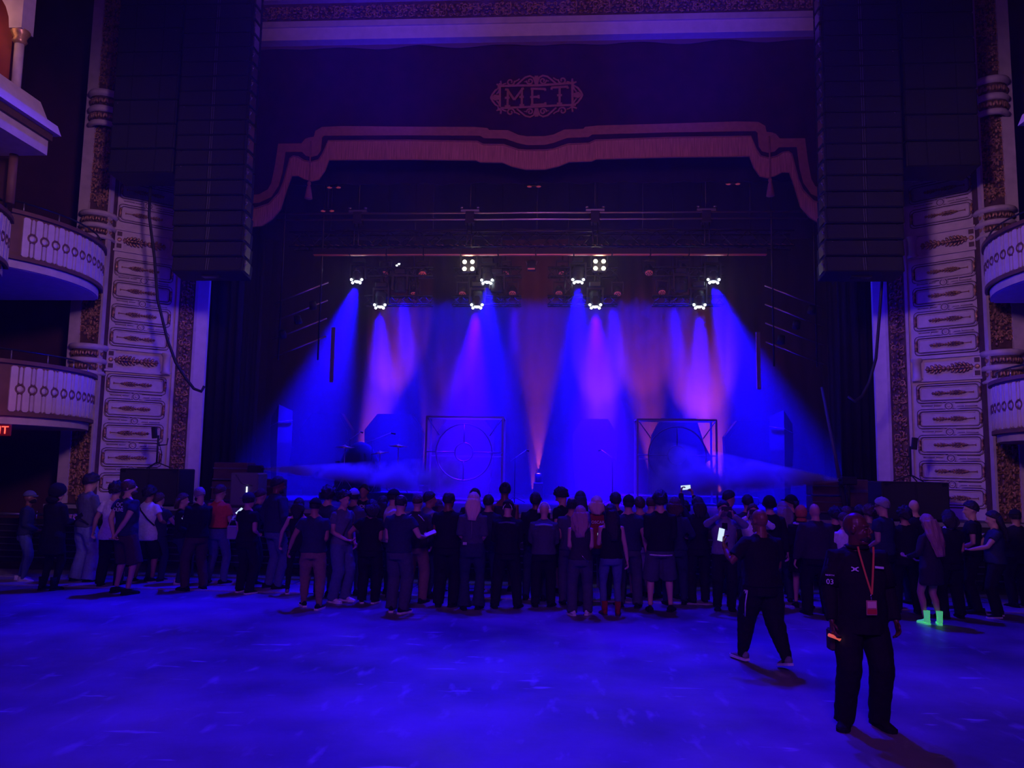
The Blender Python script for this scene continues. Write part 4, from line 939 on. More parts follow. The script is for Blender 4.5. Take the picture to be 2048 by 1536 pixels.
def dome(mb, th, fmax, bmax, smax=None, nz=0, seed=0, n=26, m=11, dz=0, pmin=0):
    vs = []
    for i in range(m+1):
        for k in range(n):
            t = 2*PI*k/n; w = (1-math.cos(t))/2; pm = fmax+(bmax-fmax)*w**.75
            if smax: pm += (smax-(fmax+(bmax-fmax)*.5**.75))*max(0, abs(math.sin(t)))**2
            p = math.radians(pmin+(pm-pmin)*min(i/(m-1), 1)); dr = Vector((math.sin(p)*math.sin(t), math.sin(p)*math.cos(t), math.cos(p)))
            q = th+(nz*noise.noise(dr*4+Vector((seed, 0, 0)))+nz*.6*noise.noise(dr*11+Vector((0, seed, 0))) if nz else 0)
            if i == m: q = -.012
            v = Vector((dr.x*(HRAD.x+q), dr.y*(HRAD.y+q), dr.z*(HRAD.z+q))); v += HCEN; v.z += dz
            vs.append(v)
    fs = [(i*n+k, i*n+(k+1) % n, (i+1)*n+(k+1) % n, (i+1)*n+k) for i in range(m) for k in range(n)]
    return mb.add(vs, fs, True)
def drape_hair(mb, ln, w=.10, seed=0, wave=.012, n=20):
    rings = max(7, int(ln/.035)); vs = []
    for i in range(rings+1):
        t = i/rings; z = .045-t*(ln+.045); rx = (.085+.03*math.sin(PI*min(t*1.3, 1)))*(w/.10)*(1-.35*max(0, t-.7)/.3); ry = .075-.035*min(1, t*1.8)
        cy = -.055-(.055 if ln < .3 else .085)*min(1, t*1.6)
        for k in range(n):
            a = 2*PI*k/n; q = 1+(.10*math.sin(k*2.5+seed)*min(1, 2*t))
            d = wave*noise.noise(Vector((math.cos(a)*3, math.sin(a)*3+seed, z*9)))*2
            vs.append((rx*q*math.cos(a)+d, cy+ry*q*math.sin(a)+d, z))
    fs = [(i*n+k, i*n+(k+1) % n, (i+1)*n+(k+1) % n, (i+1)*n+k) for i in range(rings) for k in range(n)]+[tuple(range(n)), tuple(rings*n+k for k in range(n))]
    return mb.add(vs, fs, True)
POSE = {'hang': ((.27, .02, .86), (.4, -.7, -.2), 0), 'phone': ((.10, .30, 1.17), (.32, -.4, -.85), 1), 'low': ((.09, .20, 1.0), (.38, -.75, -.4), 1), 'raised': ((.13, .30, 1.78), (.9, .2, -.3), 2),
        'face': ((.11, .34, 1.56), (.9, -.1, -.6), 2), 'pocket': ((.23, .08, .93), (.7, -.7, 0), 0), 'behind': ((.035, -.19, .93), (.9, -.5, 0), 0), 'bent': ((.25, .24, 1.08), (.5, -.8, -.4), 1),
        'cross': ((-.10, .24, 1.20), (.8, -.2, -.6), 1), 'reach': ((.22, .42, 1.12), (.5, -.5, -.8), 1), 'away': ((.36, .12, .92), (.4, -.8, 0), 0), 'rail': ((.22, .38, 1.10), (.6, -.3, -.8), 1), 'mouth': ((.06, .16, 1.46), (.7, .1, -.8), 2)}
def person(px, fy, hy, rz, label, skin='light', w=1.0, sex='m', top='tee', tc='black', bot='jeans', bc='darkjeans', L='hang', R='hang', hair='short', hc='black', hl=.3, head=(0, 0), lean=0, stance=.13, stride=0, shoe_=('sneaker', 'black', 'black'),
           lod=1, hem=None, stoop=0, lift=(0, 0), hcap='black', group='crowd standing before the stage', toe=(8, 8), slv=None, legw=1.0, knee=None):
    if fy < 100: Y = fy; base = atY(px, 1100, Y)
    else: base = atZ(px, fy, 0); Y = base.y
    top_ = atY(px, hy, Y); h = top_.z; 
    h = max(1.45, min(2.02, h)); s = h/1.78
    r = empty('person', (base.x, Y, 0), math.radians(rz)); tag(r, label, 'person', group); r['h'] = round(h, 2)
    w *= 1.05; stride += rnd.uniform(-.05, .05) if lod else 0; stance *= rnd.uniform(.85, 1.2) if lod else 1; toe = (toe[0]+(rnd.uniform(-8, 18) if lod else 0), toe[1]+(rnd.uniform(-8, 18) if lod else 0)); sm = Matrix.Scale(s, 4); bw = (.95 if sex == 'f' else 1.0)*(.5+.5*w); vox = {0: .007, 1: .0155, 2: .023}[lod]; cv = {0: .011, 1: .018, 2: .025}[lod]
    ln = math.radians(lean+(rnd.uniform(-1.5, 3) if lod else 0)); head = (head[0]+(rnd.uniform(-9, 9) if lod else 0), head[1]+(rnd.uniform(-6, 6) if lod else 0))
    def U(p):
        p = Vector(p); k = min(1, max(0, (p.z-.92)/.3)); k = k*k*(3-2*k); q = p-Vector((0, 0, .95)); q = Matrix.Rotation(-ln*k, 3, 'X') @ q; q += Vector((0, 0, .95))
        if stoop and p.z > 1.25: q.y += stoop*(p.z-1.25)
        return q
    def ring(z, rx, ry, dy=0): c = U((0, dy, z)); k = min(1, max(0, (z-.92)/.3)); return (c, rx, ry, Matrix.Rotation(-ln*k, 3, 'X'))
    hipw = 1.08 if sex == 'f' else 1.0; chest = .93 if sex == 'f' else 1.0; bel = (w-1)*.10
    def torso(e, z0, z1=1.48, fl=0):
        R_ = [(.80, .165*hipw*w, .125*w, 0), (.90, .172*hipw*w, .128*w, -.005), (1.0, .158*w, .115*w+bel, .0+bel*.5), (1.10, .147*w*(.87 if sex == 'f' else .97), .108*w+bel*1.2, .005+bel*.6), (1.22, .162*w*chest, .115*w+bel*.8, .005+bel*.3),
              (1.33, .183*chest*bw, .120*bw, 0), (1.40, .165*chest*bw**.6, .100*bw, -.008), (1.45, .108*bw**.5, .080*bw**.7, -.012), (1.49, .068, .064, -.01)]
        out = []
        for z, a, b, dy in R_:
            if z < z0-.001 or z > z1: continue
            f = 1+fl*max(0, (1.15-z)); out.append(ring(z, (a+e)*f, (b+e)*f, dy))
        if z0 < .8: 
            f = 1+fl*(1.15-z0); out.insert(0, ring(z0, (.168*hipw*w+e)*f, (.128*w+e)*f))
        return out
    sh = {i: U((i*.180*bw**.6*chest, -.005, 1.400)) for i in (-1, 1)}
    arms = {}
    for i, nm_ in ((-1, L), (1, R)):
        if isinstance(nm_, str): (wx, wy, wz), pole, hm = POSE[nm_]
        else: (wx, wy, wz), pole, hm = nm_
        wx *= (1+.6*(w-1)) if nm_ in ('hang', 'pocket', 'away') else 1
        tgt = Vector((i*wx, wy, wz)); tgt = U(tgt) if wz > 1.0 else tgt+Vector((0, U((0, 0, 1.42)).y*.5, 0))
        e, wr_ = ik(sh[i], tgt, .285, .265, (i*pole[0], pole[1], pole[2])); arms[i] = (sh[i], e, wr_, hm)
    hips = {i: Vector((i*.092*hipw*(.6+.4*w), 0, .92)) for i in (-1, 1)}; legs = {}
    for i in (-1, 1):
        lf = lift[0] if i < 0 else lift[1]
        fo = Vector((i*stance, -i*stride, .09+lf)); kp = (i*.12, 1, 0)
        k_, an = ik(hips[i], fo, .435, .42, kp); legs[i] = (hips[i], k_, an)
    hc_ = U((0, .014, 1.642)); HM = Matrix.Translation(hc_) @ Matrix.Scale(1.07, 4) @ Matrix.Rotation(math.radians(head[0]), 4, 'Z') @ Matrix.Rotation(-math.radians(head[1])-ln*.5, 4, 'X') @ Matrix.Rotation(math.radians(rnd.uniform(-5, 5)), 4, 'Y')
    # --- body
    b = MB(); loft(b, torso(-.020, .80))
    b.tube([U((-.13*bw, -.012, 1.425)), U((-.06, -.014, 1.475)), U((0, -.014, 1.49)), U((.06, -.014, 1.475)), U((.13*bw, -.012, 1.425))], [.020, .040, .05, .040, .020], 10)
    nk = U((0, -.012, 1.44)); b.tube([nk, (nk+HM @ Vector((0, -.012, -.07)))/2, HM @ Vector((0, -.012, -.07)), HM @ Vector((0, -.01, -.02))], [.068*bw, .058*(.6+.4*w), .055*(.6+.4*w), .05], 12)
    b.ell((0, -.012, .022), (.077, .097, .103), 14, 10, HM); b.ell((0, .022, -.045), (.060*(.7+.3*w), .070, .078), 12, 8, HM); b.ell((0, .062, -.098), (.030, .024, .024), 8, 6, HM)
    b.tube([HM @ Vector(p) for p in ((0, .088, .012), (0, .104, -.012), (0, .112, -.032), (0, .098, -.042))], [.008, .011, .016, .010], 8)
    for i in (-1, 1): b.ell((i*.078, -.008, -.008), (.011, .020, .031), 8, 6, HM); b.tube([HM @ Vector((i*.012, .092, .022)), HM @ Vector((i*.05, .078, .024))], [.009, .008], 6)
    if lod == 0:
        for z_, r_ in ((-.062, .0075), (-.074, .0095)): b.tube([HM @ Vector((x*.01, .098-.0006*x*x*1.0, z_)) for x in (-2.4, -1.2, 0, 1.2, 2.4)], [.004, r_, r_, r_, .004], 6)
        for i in (-1, 1): b.ell((i*.036, .068, -.03), (.022, .022, .024), 8, 6, HM); b.ell((i*.014, .100, -.036), (.010, .012, .009), 8, 6, HM)
        b.ell((0, .045, -.105), (.058, .05, .035), 10, 6, HM)
    for i in (-1, 1):
        a, e, q, hm = arms[i]; b.tube([a*.7+U((0, 0, 1.42))*.3, a, a.lerp(e, .5), e, e.lerp(q, .35), q], [.030, .046 if top != 'tank' else .054, .047*bw*(.6+.4*w), .039*(.7+.3*w), .040*(.7+.3*w), .026], 10)
        hp, kn, an = legs[i]; b.tube([hp+Vector((0, 0, .02)), hp.lerp(kn, .4), kn, kn.lerp(an, .3)+Vector((0, -.012, 0)), kn.lerp(an, .7), an], [x*(.80 if bot and bot not in ('shorts', 'skirt') else 1)*w**.7 for x in (.088, .074, .055, .054, .038, .034)], 12)
    ex = MB()
    for i in (-1, 1):
        a, e, q, hm = arms[i]; d = (q-e).normalized()
        if hm == 1: d = (d+Vector((-i*.2, .3, .25))).normalized()
        if hm == 2: d = (d*.3+Vector((-i*.15, .2, 1))).normalized()
        n_ = Vector((-i, 0, 0)) if hm == 0 else Vector((0, -.2, 1)) if hm == 1 else Vector((-i, -.2, 0))
        n_ = (n_-d*n_.dot(d)).normalized(); sd = d.cross(n_); 
        thumb = Vector((0, 1, 0)) if hm == 0 else Vector((-i, 0, 0)) if hm == 1 else Vector((0, -1, 0))
        if sd.dot(thumb) < 0: sd = -sd
        m3 = Matrix((sd, n_, d)).transposed()
        c0 = q+d*.005; loft(b, [(c0+d*t, rx, ry, m3) for t, rx, ry in ((0, .026, .018), (.03, .036, .017), (.07, .041, .015), (.09, .038, .013))], 10)
        crl = {0: .55, 1: .5, 2: .8}[hm]
        for f, (off, l_) in enumerate(((.030, .070), (.010, .080), (-.011, .074), (-.030, .058))):
            p0 = c0+d*.078+sd*off; pts = [p0]; ang = .15
            for sg in (.42, .33, .25): ang += crl*.75; dd = d*math.cos(ang)+n_*math.sin(ang); pts.append(pts[-1]+dd*l_*sg*1.05)
            ex.tube(pts, [.0095, .009, .0082, .0065], 6)
        t0 = c0+d*.025+sd*.026; t1 = t0+(d*.6+sd*.65+n_*.25).normalized()*.036; t2 = t1+(d*.9+sd*.15+n_*.35).normalized()*.030
        ex.tube([t0-sd*.012, t0, t1, t2], [.012, .013, .011, .008], 6)
    b.v = [tuple(sm @ Vector(v)) for v in b.v]; ex.v = [tuple(sm @ Vector(v)) for v in ex.v]
    job(b, 'body', SK[skin], r, vox, 2 if lod else 3, extra=ex.mesh('fingers', SK[skin]))
    # --- top
    bulk = {'tee': .017, 'tank': .018, 'long': .017, 'jacket': .030, 'hoodie': .030, 'dress': .014}[top]
    hem_ = hem if hem else {'tee': .84, 'tank': .95, 'long': .86, 'jacket': .84, 'hoodie': .84, 'dress': .62}[top]
    c = MB(); top != 'tank' and c.tube([U((-.13*bw, -.012, 1.405)), U((-.07, -.014, 1.45)), U((0, -.014, 1.462)), U((.07, -.014, 1.45)), U((.13*bw, -.012, 1.405))], [x+bulk*.7 for x in (.028, .040, .042, .040, .028)], 10); loft(c, torso(bulk, min(hem_, .90) if hem_ < 1 else hem_, 1.47 if top != 'tank' else 1.40, .10 if top in ('tee', 'long') else .16 if top == 'dress' else .02))
    if hem_ < .80 or True:
        pass
    if top != 'tank':
        sl_ = slv if slv is not None else {'tee': .50, 'dress': .4}.get(top, 1.75)
        for i in (-1, 1):
            a, e, q, hm = arms[i]; st = U((0, 0, 1.40)); k = (.060+bulk*.6)*(.5+.5*bw)*(.7+.3*w)
            if sl_ <= 1: c.tube([a.lerp(st, .55), a+Vector((0, 0, -.005)), a.lerp(e, .5*sl_), a.lerp(e, sl_)], [k*.78, k*.97, k*.98, k*1.05], 12)
            else: c.tube([a.lerp(st, .55), a, a.lerp(e, .5), e, e.lerp(q, .5*(sl_-1)/.75), e.lerp(q, min(1, (sl_-1)/.75*.97))], [k*.78, k*.97, k*.90, k*.80, k*.70, k*.58], 12)
        if top in ('hoodie',): nc = U((0, -.055, 1.47)); c.ell(nc, (.105, .06, .05), 12, 7)
        if top in ('jacket',): c.tube([U((.075*math.cos(t*PI/6), -.01+.075*math.sin(t*PI/6), 1.475)) for t in range(12)], .020, 6, closed=True)
    c.v = [tuple(sm @ Vector(v)) for v in c.v]
    job(c, {'tee': 't_shirt', 'tank': 'tank_top', 'long': 'sweatshirt', 'jacket': 'jacket', 'hoodie': 'hoodie', 'dress': 'dress'}[top], CC[tc], r, cv, 2, .022 if lod else .018, .11)
    # --- bottom
    if bot:
        tk = .014 if hem_ < .95 else 0 if top != 'tank' else .006; t = MB(); g = {'jeans': (.100, .078, .070, .062), 'baggy': (.116, .100, .094, .094), 'skinny': (.092, .064, .058, .044), 'flare': (.100, .072, .078, .108), 'shorts': (.112, .118, 0, 0), 'slacks': (.105, .088, .080, .074), 'skirt': (0, 0, 0, 0), 'jogger': (.106, .085, .066, .046)}[bot]
        g = [x*legw*(.4+.6*w) for x in g]
        if bot == 'skirt': loft(t, [ring(1.0, .17*w, .125*w), ring(.9, .185*w, .14*w), ring(.62, .24*w, .19*w)])
        else:
            loft(t, [ring(.80, .160*hipw*w, .132*w), ring(.90, (.184-tk)*hipw*w, (.145-tk)*w, -.004), ring(1.0, (.172-tk*1.6)*w, (.128-tk*1.6)*w+bel, .3*bel), ring(1.035, (.164-tk*1.6)*w, (.122-tk*1.6)*w+bel, .3*bel)])
            for i in (-1, 1):
                hp, kn, an = legs[i]
                if bot == 'shorts': t.tube([hp+Vector((-i*.01, 0, .0)), hp.lerp(kn, .5), hp.lerp(kn, .95), hp.lerp(kn, 1.08)], [g[0], g[0]*1.0, g[1], g[1]*1.02], 14)
                else: 
                    fa = an+Vector((0, -.005, -.045)); t.tube([hp+Vector((-i*.01, 0, .0)), hp.lerp(kn, .5), kn, kn.lerp(fa, .5)+Vector((0, -.008, 0)), kn.lerp(fa, .9), fa], [g[0], g[0]*.97, g[1], g[2], g[3]*.97, g[3]], 14)
        t.v = [tuple(sm @ Vector(v)) for v in t.v]
        job(t, {'shorts': 'shorts', 'skirt': 'skirt'}.get(bot, 'trousers'), CC[bc], r, cv, 2, .026 if bot in ('baggy', 'jogger') else .018, .08)
    # --- shoes
    for j, i in enumerate((-1, 1)):
        ms, so = shoe(*shoe_); an = legs[i][2]; lf = lift[j]
        M = sm @ Matrix.Translation((an.x, an.y+.01, max(an.z-.09, 0))) @ Matrix.Rotation(-i*math.radians(toe[j]), 4, 'Z') @ Matrix.Rotation(-min(.9, lf*4), 4, 'X') @ Matrix.Scale(1.08 if sex == 'm' else .95, 4)
        o = put('shoe', ms, r, M); put('sole', so, o)
    # --- hair and headgear
    m = MB(); H = sm @ HM; sd_ = rnd.uniform(0, 50); nm_ = 'hair'; mt = HC[hc]
    if hair == 'short': dome(m, .012, 58, 122, nz=.010, seed=sd_)
    elif hair == 'buzz': dome(m, .003, 55, 112, seed=sd_)
    elif hair == 'thin': dome(m, .003, 118, 122, nz=.003, seed=sd_, pmin=40)
    elif hair == 'curly': dome(m, .032, 60, 120, nz=.035, seed=sd_, n=34, m=15)
    elif hair == 'shaggy': dome(m, .024, 62, 128, nz=.024, seed=sd_, n=34, m=15)
    elif hair == 'bob': dome(m, .018, 60, 120, nz=.01, seed=sd_); drape_hair(m, .15, .12, sd_)
    elif hair in ('long', 'wavy'): dome(m, .014, 60, 120, nz=.008, seed=sd_); drape_hair(m, hl, .10 if hair == 'long' else .13, sd_, .008 if hair == 'long' else .018, 20 if hair == 'long' else 30)
    elif hair == 'tail': dome(m, .010, 56, 120, nz=.004, seed=sd_); m.tube([(0, -.11, .06), (0, -.15, .03), (0, -.155, -.06), (0, -.14, -.20)], [.02, .03, .028, .008], 8)
    elif hair == 'bun': dome(m, .010, 56, 120, nz=.004, seed=sd_); m.ell((0, -.10, .09), (.045, .045, .04), 10, 7)
    if m.v: m.build(nm_, mt, r, H)
    if hcap in CC and hair in ('cap', 'capback', 'beanie', 'hood', 'scarf', 'flatcap', 'caplong'):
        m = MB()
        if hair in ('cap', 'capback', 'caplong'):
            dome(m, .012, 78, 84, nz=0); f = 1 if hair != 'capback' else -1
            br_ = [(.072*math.cos(a), f*(.085+.075*math.sin(a))) for a in [PI*k/8 for k in range(9)]]; m.prism(br_, 'z', .035, .043); m.ell((0, -.01, .142), (.008, .008, .005), 6, 4)
            h2 = MB(); dome(h2, .006, 110, 122, nz=.004, seed=sd_, pmin=75) if hair != 'caplong' else (dome(h2, .008, 80, 120, seed=sd_), drape_hair(h2, hl, .1, sd_)); h2.build('hair', mt, r, H)
        elif hair == 'flatcap': dome(m, .020, 74, 80); m.prism([(.08*math.cos(a), .05+.085*math.sin(a)) for a in [PI*k/8 for k in range(9)]], 'z', .03, .05)
        elif hair == 'beanie': dome(m, .018, 68, 112, nz=.003); m.tube([(HCEN.x+(.098)*math.sin(t), HCEN.y+.118*math.cos(t), .04-.035*(1-math.cos(t))) for t in [2*PI*k/20 for k in range(20)]], .014, 6, closed=True)
        elif hair == 'hood': dome(m, .035, 70, 128, smax=128, nz=.006, seed=sd_); m.ell((0, -.05, -.12), (.12, .10, .07), 14, 8)
        elif hair == 'scarf': dome(m, .016, 62, 128, smax=125, nz=.004, seed=sd_); m.ell((0, -.02, -.11), (.085, .09, .055), 14, 8); m.tube([(0, .04, -.12), (.05, .02, -.18), (.06, -.03, -.24)], [.03, .03, .012], 8)
        m.build({'beanie': 'beanie', 'hood': 'hood', 'scarf': 'headscarf'}.get(hair, 'cap'), CC[hcap], r, H)
    return r, sm, HM, arms, U, s
def accessory(P, name, mb, mt, M=None):
    r, sm = P[0], P[1]; return mb.build(name, mt, r, sm @ M if M else sm)
def glasses(P):
    m = MB()
    for i in (-1, 1): m.tube([(i*.033+.024*math.cos(a), .098, .008+.018*math.sin(a)) for a in [2*PI*k/10 for k in range(10)]], .0025, 4, closed=True); m.tube([(i*.057, .096, .012), (i*.08, .02, .01), (i*.08, -.02, .0)], .0025, 4)
    accessory(P, 'glasses', m, BLACK, P[2])
def mask(P, c='black'): m = MB(); m.ell((0, .035, -.055), (.066, .078, .055), 12, 8); accessory(P, 'face_mask', m, CC[c], P[2])
def beard(P, c='black'): m = MB(); m.ell((0, .045, -.088), (.056, .060, .045), 12, 8); accessory(P, 'beard', m, HC[c], P[2])
def back_print(P, text, size=.08, z=1.28, y=-.165, extr=.002, m3=PRINTM, flip=False, x=0):
    me = text_mesh(text, size, extr); me.materials.clear(); me.materials.append(m3)
    p = P[4]((x, y, z)); a = PI if flip else 0
    return put('shirt_print', me, P[0], P[1] @ T(p.x, p.y, p.z, a, PI/2))
def strap(P, name, pts, r, mt): accessory(P, name, MB().tube([P[4](p) for p in pts], r, 5), mt)
def wpt(P, v): return P[0].matrix_basis @ (P[1] @ Vector(v))
SCRB = emit('phone_screen_bright', (.6, .75, 1), 1.1); SCRD = emit('phone_screen_dim', (.45, .55, 1), .7)
def phone(P, at, label, lit=2, rot=(0, 0, 0), scr=None, sc=1.0):
    """at: hand side or an offset in the person's own frame"""
    v = P[3][at][2] if isinstance(at, int) else at
    q = wpt(P, v if not isinstance(at, int) else (v.x*.55, v.y+.06, v.z+.05)); r = empty('phone', q); tag(r, label, 'phone', 'phones held by the crowd')
    r.rotation_euler = rot; r.scale = (sc,)*3
    MB().box(-.038, .038, -.005, .005, -.078, .078, bev=.003).build('phone_case', BLACK, r)
    if lit: MB().box(-.034, .034, -.0065, -.005, -.073, .073).build('screen', SCRB if lit > 1 else SCRD, r)
    MB().lathe([(.006, .005), (.006, .007), (0, .007)], 8, M=T(.022, 0, .06, 0, -PI/2)).build('camera_lens', STEEL, r)
    return r
W_ = ('sneaker', 'white', 'white'); B_ = ('low', 'black', 'black'); BW = ('sneaker', 'black', 'white'); GW = ('sneaker', 'grey', 'white')

# --- left group
P = person(42, 1162, 982, -60, 'person in flat cap and navy sweatshirt with white chest print at far left', 'brown', .98, top='long', tc='navy', bc='jeans', bot='jogger', L='low', R='low', hair='flatcap', hcap='greyblue', shoe_=W_)
mask(P); back_print(P, 'W', .13, 1.27, .168, flip=True); back_print(P, 'THE', .04, 1.37, .165, flip=True); phone(P, 1, 'phone held low by the person in a flat cap', 0, (.9, 0, -.8))
P = person(97, 1180, 969, -12, 'person in long black coat and black hood beside the flat-capped person', 'light', 1.08, 'f', top='dress', tc='black', bot='skinny', bc='black', R='phone', L='phone', hair='hood', hcap='black', shoe_=('boot', 'black', 'black'), hem=.60, slv=1.7, head=(-25, 10))
phone(P, (.17, .36, 1.22), 'phone tilted up in the hand of the black-hooded person', 0, (-.3, .9, -.4))
P = person(163, 1164, 948, -28, 'tall shaggy-haired person in grey-blue sweatshirt and very wide pale jeans', 'light', 1.0, top='long', tc='greyblue', bot='baggy', bc='paleblue', L='phone', R='phone', hair='shaggy', head=(-15, 15), legw=1.12, shoe_=B_)
phone(P, (.20, .36, 1.30), 'lit phone held by the shaggy-haired person in pale jeans', 2, (-.9, .3, -.5)); strap(P, 'bag_strap', [(-.19, -.03, 1.44), (-.08, -.16, 1.30), (.12, -.165, 1.05), (.19, -.06, .95)], .012, CC['charcoal'])
P4 = P = person(243, 1187, 957, -22, 'man in glasses, dark printed t-shirt and cargo shorts, hands clasped behind', 'light', 1.08, tc='navy', bot='shorts', bc='brown', L='behind', R='behind', hair='thin', hc='brown', head=(-48, -12), stance=.15, shoe_=B_)
glasses(P); beard(P, 'brown'); back_print(P, 'OLIVE', .085, 1.30, -.158); back_print(P, 'OC', .10, 1.375, -.14); MB().box(.09, .16, -.083, -.078, .28, .42).build('calf_tattoo', CC['navy'], P[0], P[1] @ T(.03, .02, 0))
person(222, 13.15, 965, 5, 'person in white shirt half hidden left of the man with clasped hands', 'light', 1.1, 'f', tc='white', bot='slacks', bc='black', hair='curly', lod=1, hem=.80, L='away')
P = person(286, 1165, 973, -8, 'curly-haired woman in white t-shirt with a black crossbody strap and bare legs', 'tan', 1.1, 'f', tc='white', bot='shorts', bc='black', R='bent', L='phone', hair='curly', shoe_=BW, hem=.78)
strap(P, 'bag_strap', [(-.17, -.03, 1.45), (-.05, -.155, 1.34), (.12, -.165, 1.18), (.20, -.05, 1.06)], .014, CC['black'])
person(312, 13.75, 985, -10, 'person in dark top just right of the curly-haired woman in white', 'light', 1.05, tc='navy', hair='short', hc='brown', L='low', R='rail', lod=2)
P = person(360, 13.55, 987, -70, 'woman with wavy shoulder-length hair and dark top, facing right, white sneakers', 'light', .95, 'f', top='long', tc='black', bc='darkjeans', L='low', R='low', hair='bob', hc='brown', shoe_=W_)
strap(P, 'lanyard', [(-.07, .02, 1.46), (-.04, .13, 1.3), (0, .15, 1.12)], .006, CC['white'])
P = person(388, 1180, 973, 52, 'bald man in black face mask and black sweater, head bent', 'light', 1.03, top='long', tc='black', bot='slacks', bc='brown', L='phone', R='phone', hair='thin', hc='grey', head=(12, 22), shoe_=B_)
mask(P); phone(P, (-.05, .40, 1.17), 'phone in the hands of the bald man in a black mask', 1, (-1.1, .2, .9)); strap(P, 'lanyard', [(-.06, .04, 1.46), (-.03, .145, 1.3), (.02, .165, 1.12), (.03, .14, 1.3), (.06, .04, 1.46)], .005, CC['white'])
P = person(430, 1168, 969, -14, 'man in orange-red polo shirt tucked into blue jeans, short dark hair', 'light', .98, tc='orange', bc='jeans', bot='jeans', L='phone', R='phone', hair='short', hc='brown', hem=1.0, head=(-22, 14), stance=.17, shoe_=B_, slv=.62)
accessory(P, 'belt', MB().tube([(.172*math.cos(a), .132*math.sin(a), 1.0) for a in [2*PI*k/20 for k in range(20)]], .013, 6, closed=True), CC['black']); phone(P, (.13, .42, 1.28), 'brightly lit phone held by the man in the orange polo', 2, (-.7, .5, -.3))
q = wpt(P, (.30, .02, .95)); r = empty('clear_bag', q); tag(r, 'clear plastic bag at the hip of the man in the orange polo', 'bag')
gm = mat('clear_plastic', (.8, .8, .9), .1); gm.node_tree.nodes['Principled BSDF'].inputs['Transmission Weight'].default_value = .7
MB().box(-.10, .10, -.035, .035, -.14, .10, bev=.02).build('bag_body', gm, r); MB().tube([(-.08, 0, .09), (-.04, 0, .2), (.04, 0, .2), (.08, 0, .09)], .006, 5).build('bag_handle', CC['white'], r); MB().box(-.06, .06, -.02, .02, -.12, .0, bev=.01).build('bag_contents', CC['cream'], r)
P = person(488, 1186, 985, -20, 'person in black clothes and cap in front of the tall bearded man', 'light', 1.08, 'f', tc='black', bot='slacks', bc='black', L='low', R='low', hair='capback', hcap='charcoal', shoe_=BW, head=(-30, 0))
person(503, 13.8, 976, -50, 'person with blue-lit hair leaning on the barrier left of the tall bearded man', 'light', .95, 'f', top='long', tc='navy', hair='tail', hc='brown', L='rail', R='rail', lod=2, lean=8)
P = person(549, 13.35, 953, -38, 'very tall bearded man in dark hooded jacket looking right', 'brown', 1.12, top='hoodie', tc='navy', bc='jeans', L='pocket', R='pocket', hair='short', head=(-30, 0), shoe_=B_, group='crowd standing before the stage'); beard(P)
person(590, 1188, 996, 10, 'slim woman with a bare arm and bracelets left of the man in grey joggers', 'light', .86, 'f', top='tank', tc='black', bot='skinny', bc='black', L='away', R='low', hair='long', hl=.22, shoe_=GW)
P = person(622, 1216, 996, 14, 'man in backwards black cap, dark t-shirt and greyish joggers, wristwatch on', 'tan', 1.12, tc='navy', bot='jogger', bc='khaki', L='away', R='low', hair='capback', hcap='black', stride=.12, stance=.13, shoe_=BW, head=(-20, 5))
w_ = P[3][-1][2]; accessory(P, 'wristwatch', MB().tube([(w_.x+.03*math.cos(a), w_.y+.03*math.sin(a), w_.z+.02) for a in [2*PI*k/10 for k in range(10)]], .01, 5, closed=True), BLACK)
P = person(650, 12.75, 974, -12, 'person with big dark curly hair and text across the shirt back', 'light', 1.05, tc='navy', hair='curly', L='low', R='phone', lod=2)
P = person(677, 1203, 981, -118, 'young man in grey-blue t-shirt and pale jeans turning to look back, white sneakers', 'light', .95, tc='greyblue', bot='baggy', bc='jeans', L='pocket', R='low', hair='shaggy', shoe_=W_, head=(-20, 12)); strap(P, 'bag_strap', [(-.16, .05, 1.44), (-.03, .14, 1.3), (.12, .15, 1.08)], .012, CC['charcoal'])
person(704, 13.0, 977, -8, 'person in pale blue cap and blue shirt behind the young man in grey-blue', 'light', 1.0, top='long', tc='slate', bc='jeans', hair='cap', hcap='paleblue', L='low', R='low', lod=2)
P = person(724, 14.95, 969, 178, 'man in large-print black t-shirt facing the hall from behind the barrier', 'tan', 1.0, tc='black', hair='short', L='hang', R='hang', lod=1, group='staff behind the barrier'); back_print(P, 'INDIA', .09, 1.36, .135, flip=True); back_print(P, 'W', .14, 1.22, .15, flip=True)
P = person(736, 1206, 1000, -5, 'dark-haired woman in black t-shirt with printed sleeves, arm swung left', 'tan', 1.18, 'f', tc='black', bot='slacks', bc='black', L=((.40, .12, 1.0), (.5, -.7, 0), 0), R='low', hair='bob', shoe_=BW, head=(28, 5)); 
person(762, 13.3, 992, -5, 'long-haired person in black right behind the woman with printed sleeves', 'light', .95, 'f', top='long', tc='black', hair='long', hl=.25, lod=2)
P = person(782, 12.95, 979, -70, 'person in black cap and pale patterned jacket facing right', 'light', 1.0, top='jacket', tc='cream', hair='cap', hcap='black', L='phone', R='phone', lod=1)
phone(P, (-.1, .36, 1.20), 'phone lit in the hands of the person in the pale patterned jacket', 2, (-.8, .2, -.5))
P = person(794, 1225, 989, -14, 'balding man in navy t-shirt and loose pale-seamed jeans holding papers', 'light', 1.08, tc='navy', bot='baggy', bc='slate', R=((.30, .28, 1.12), (.4, -.8, -.5), 1), L='low', hair='thin', hc='black', head=(-15, 5), stance=.12, stride=.06, shoe_=BW, legw=.92)
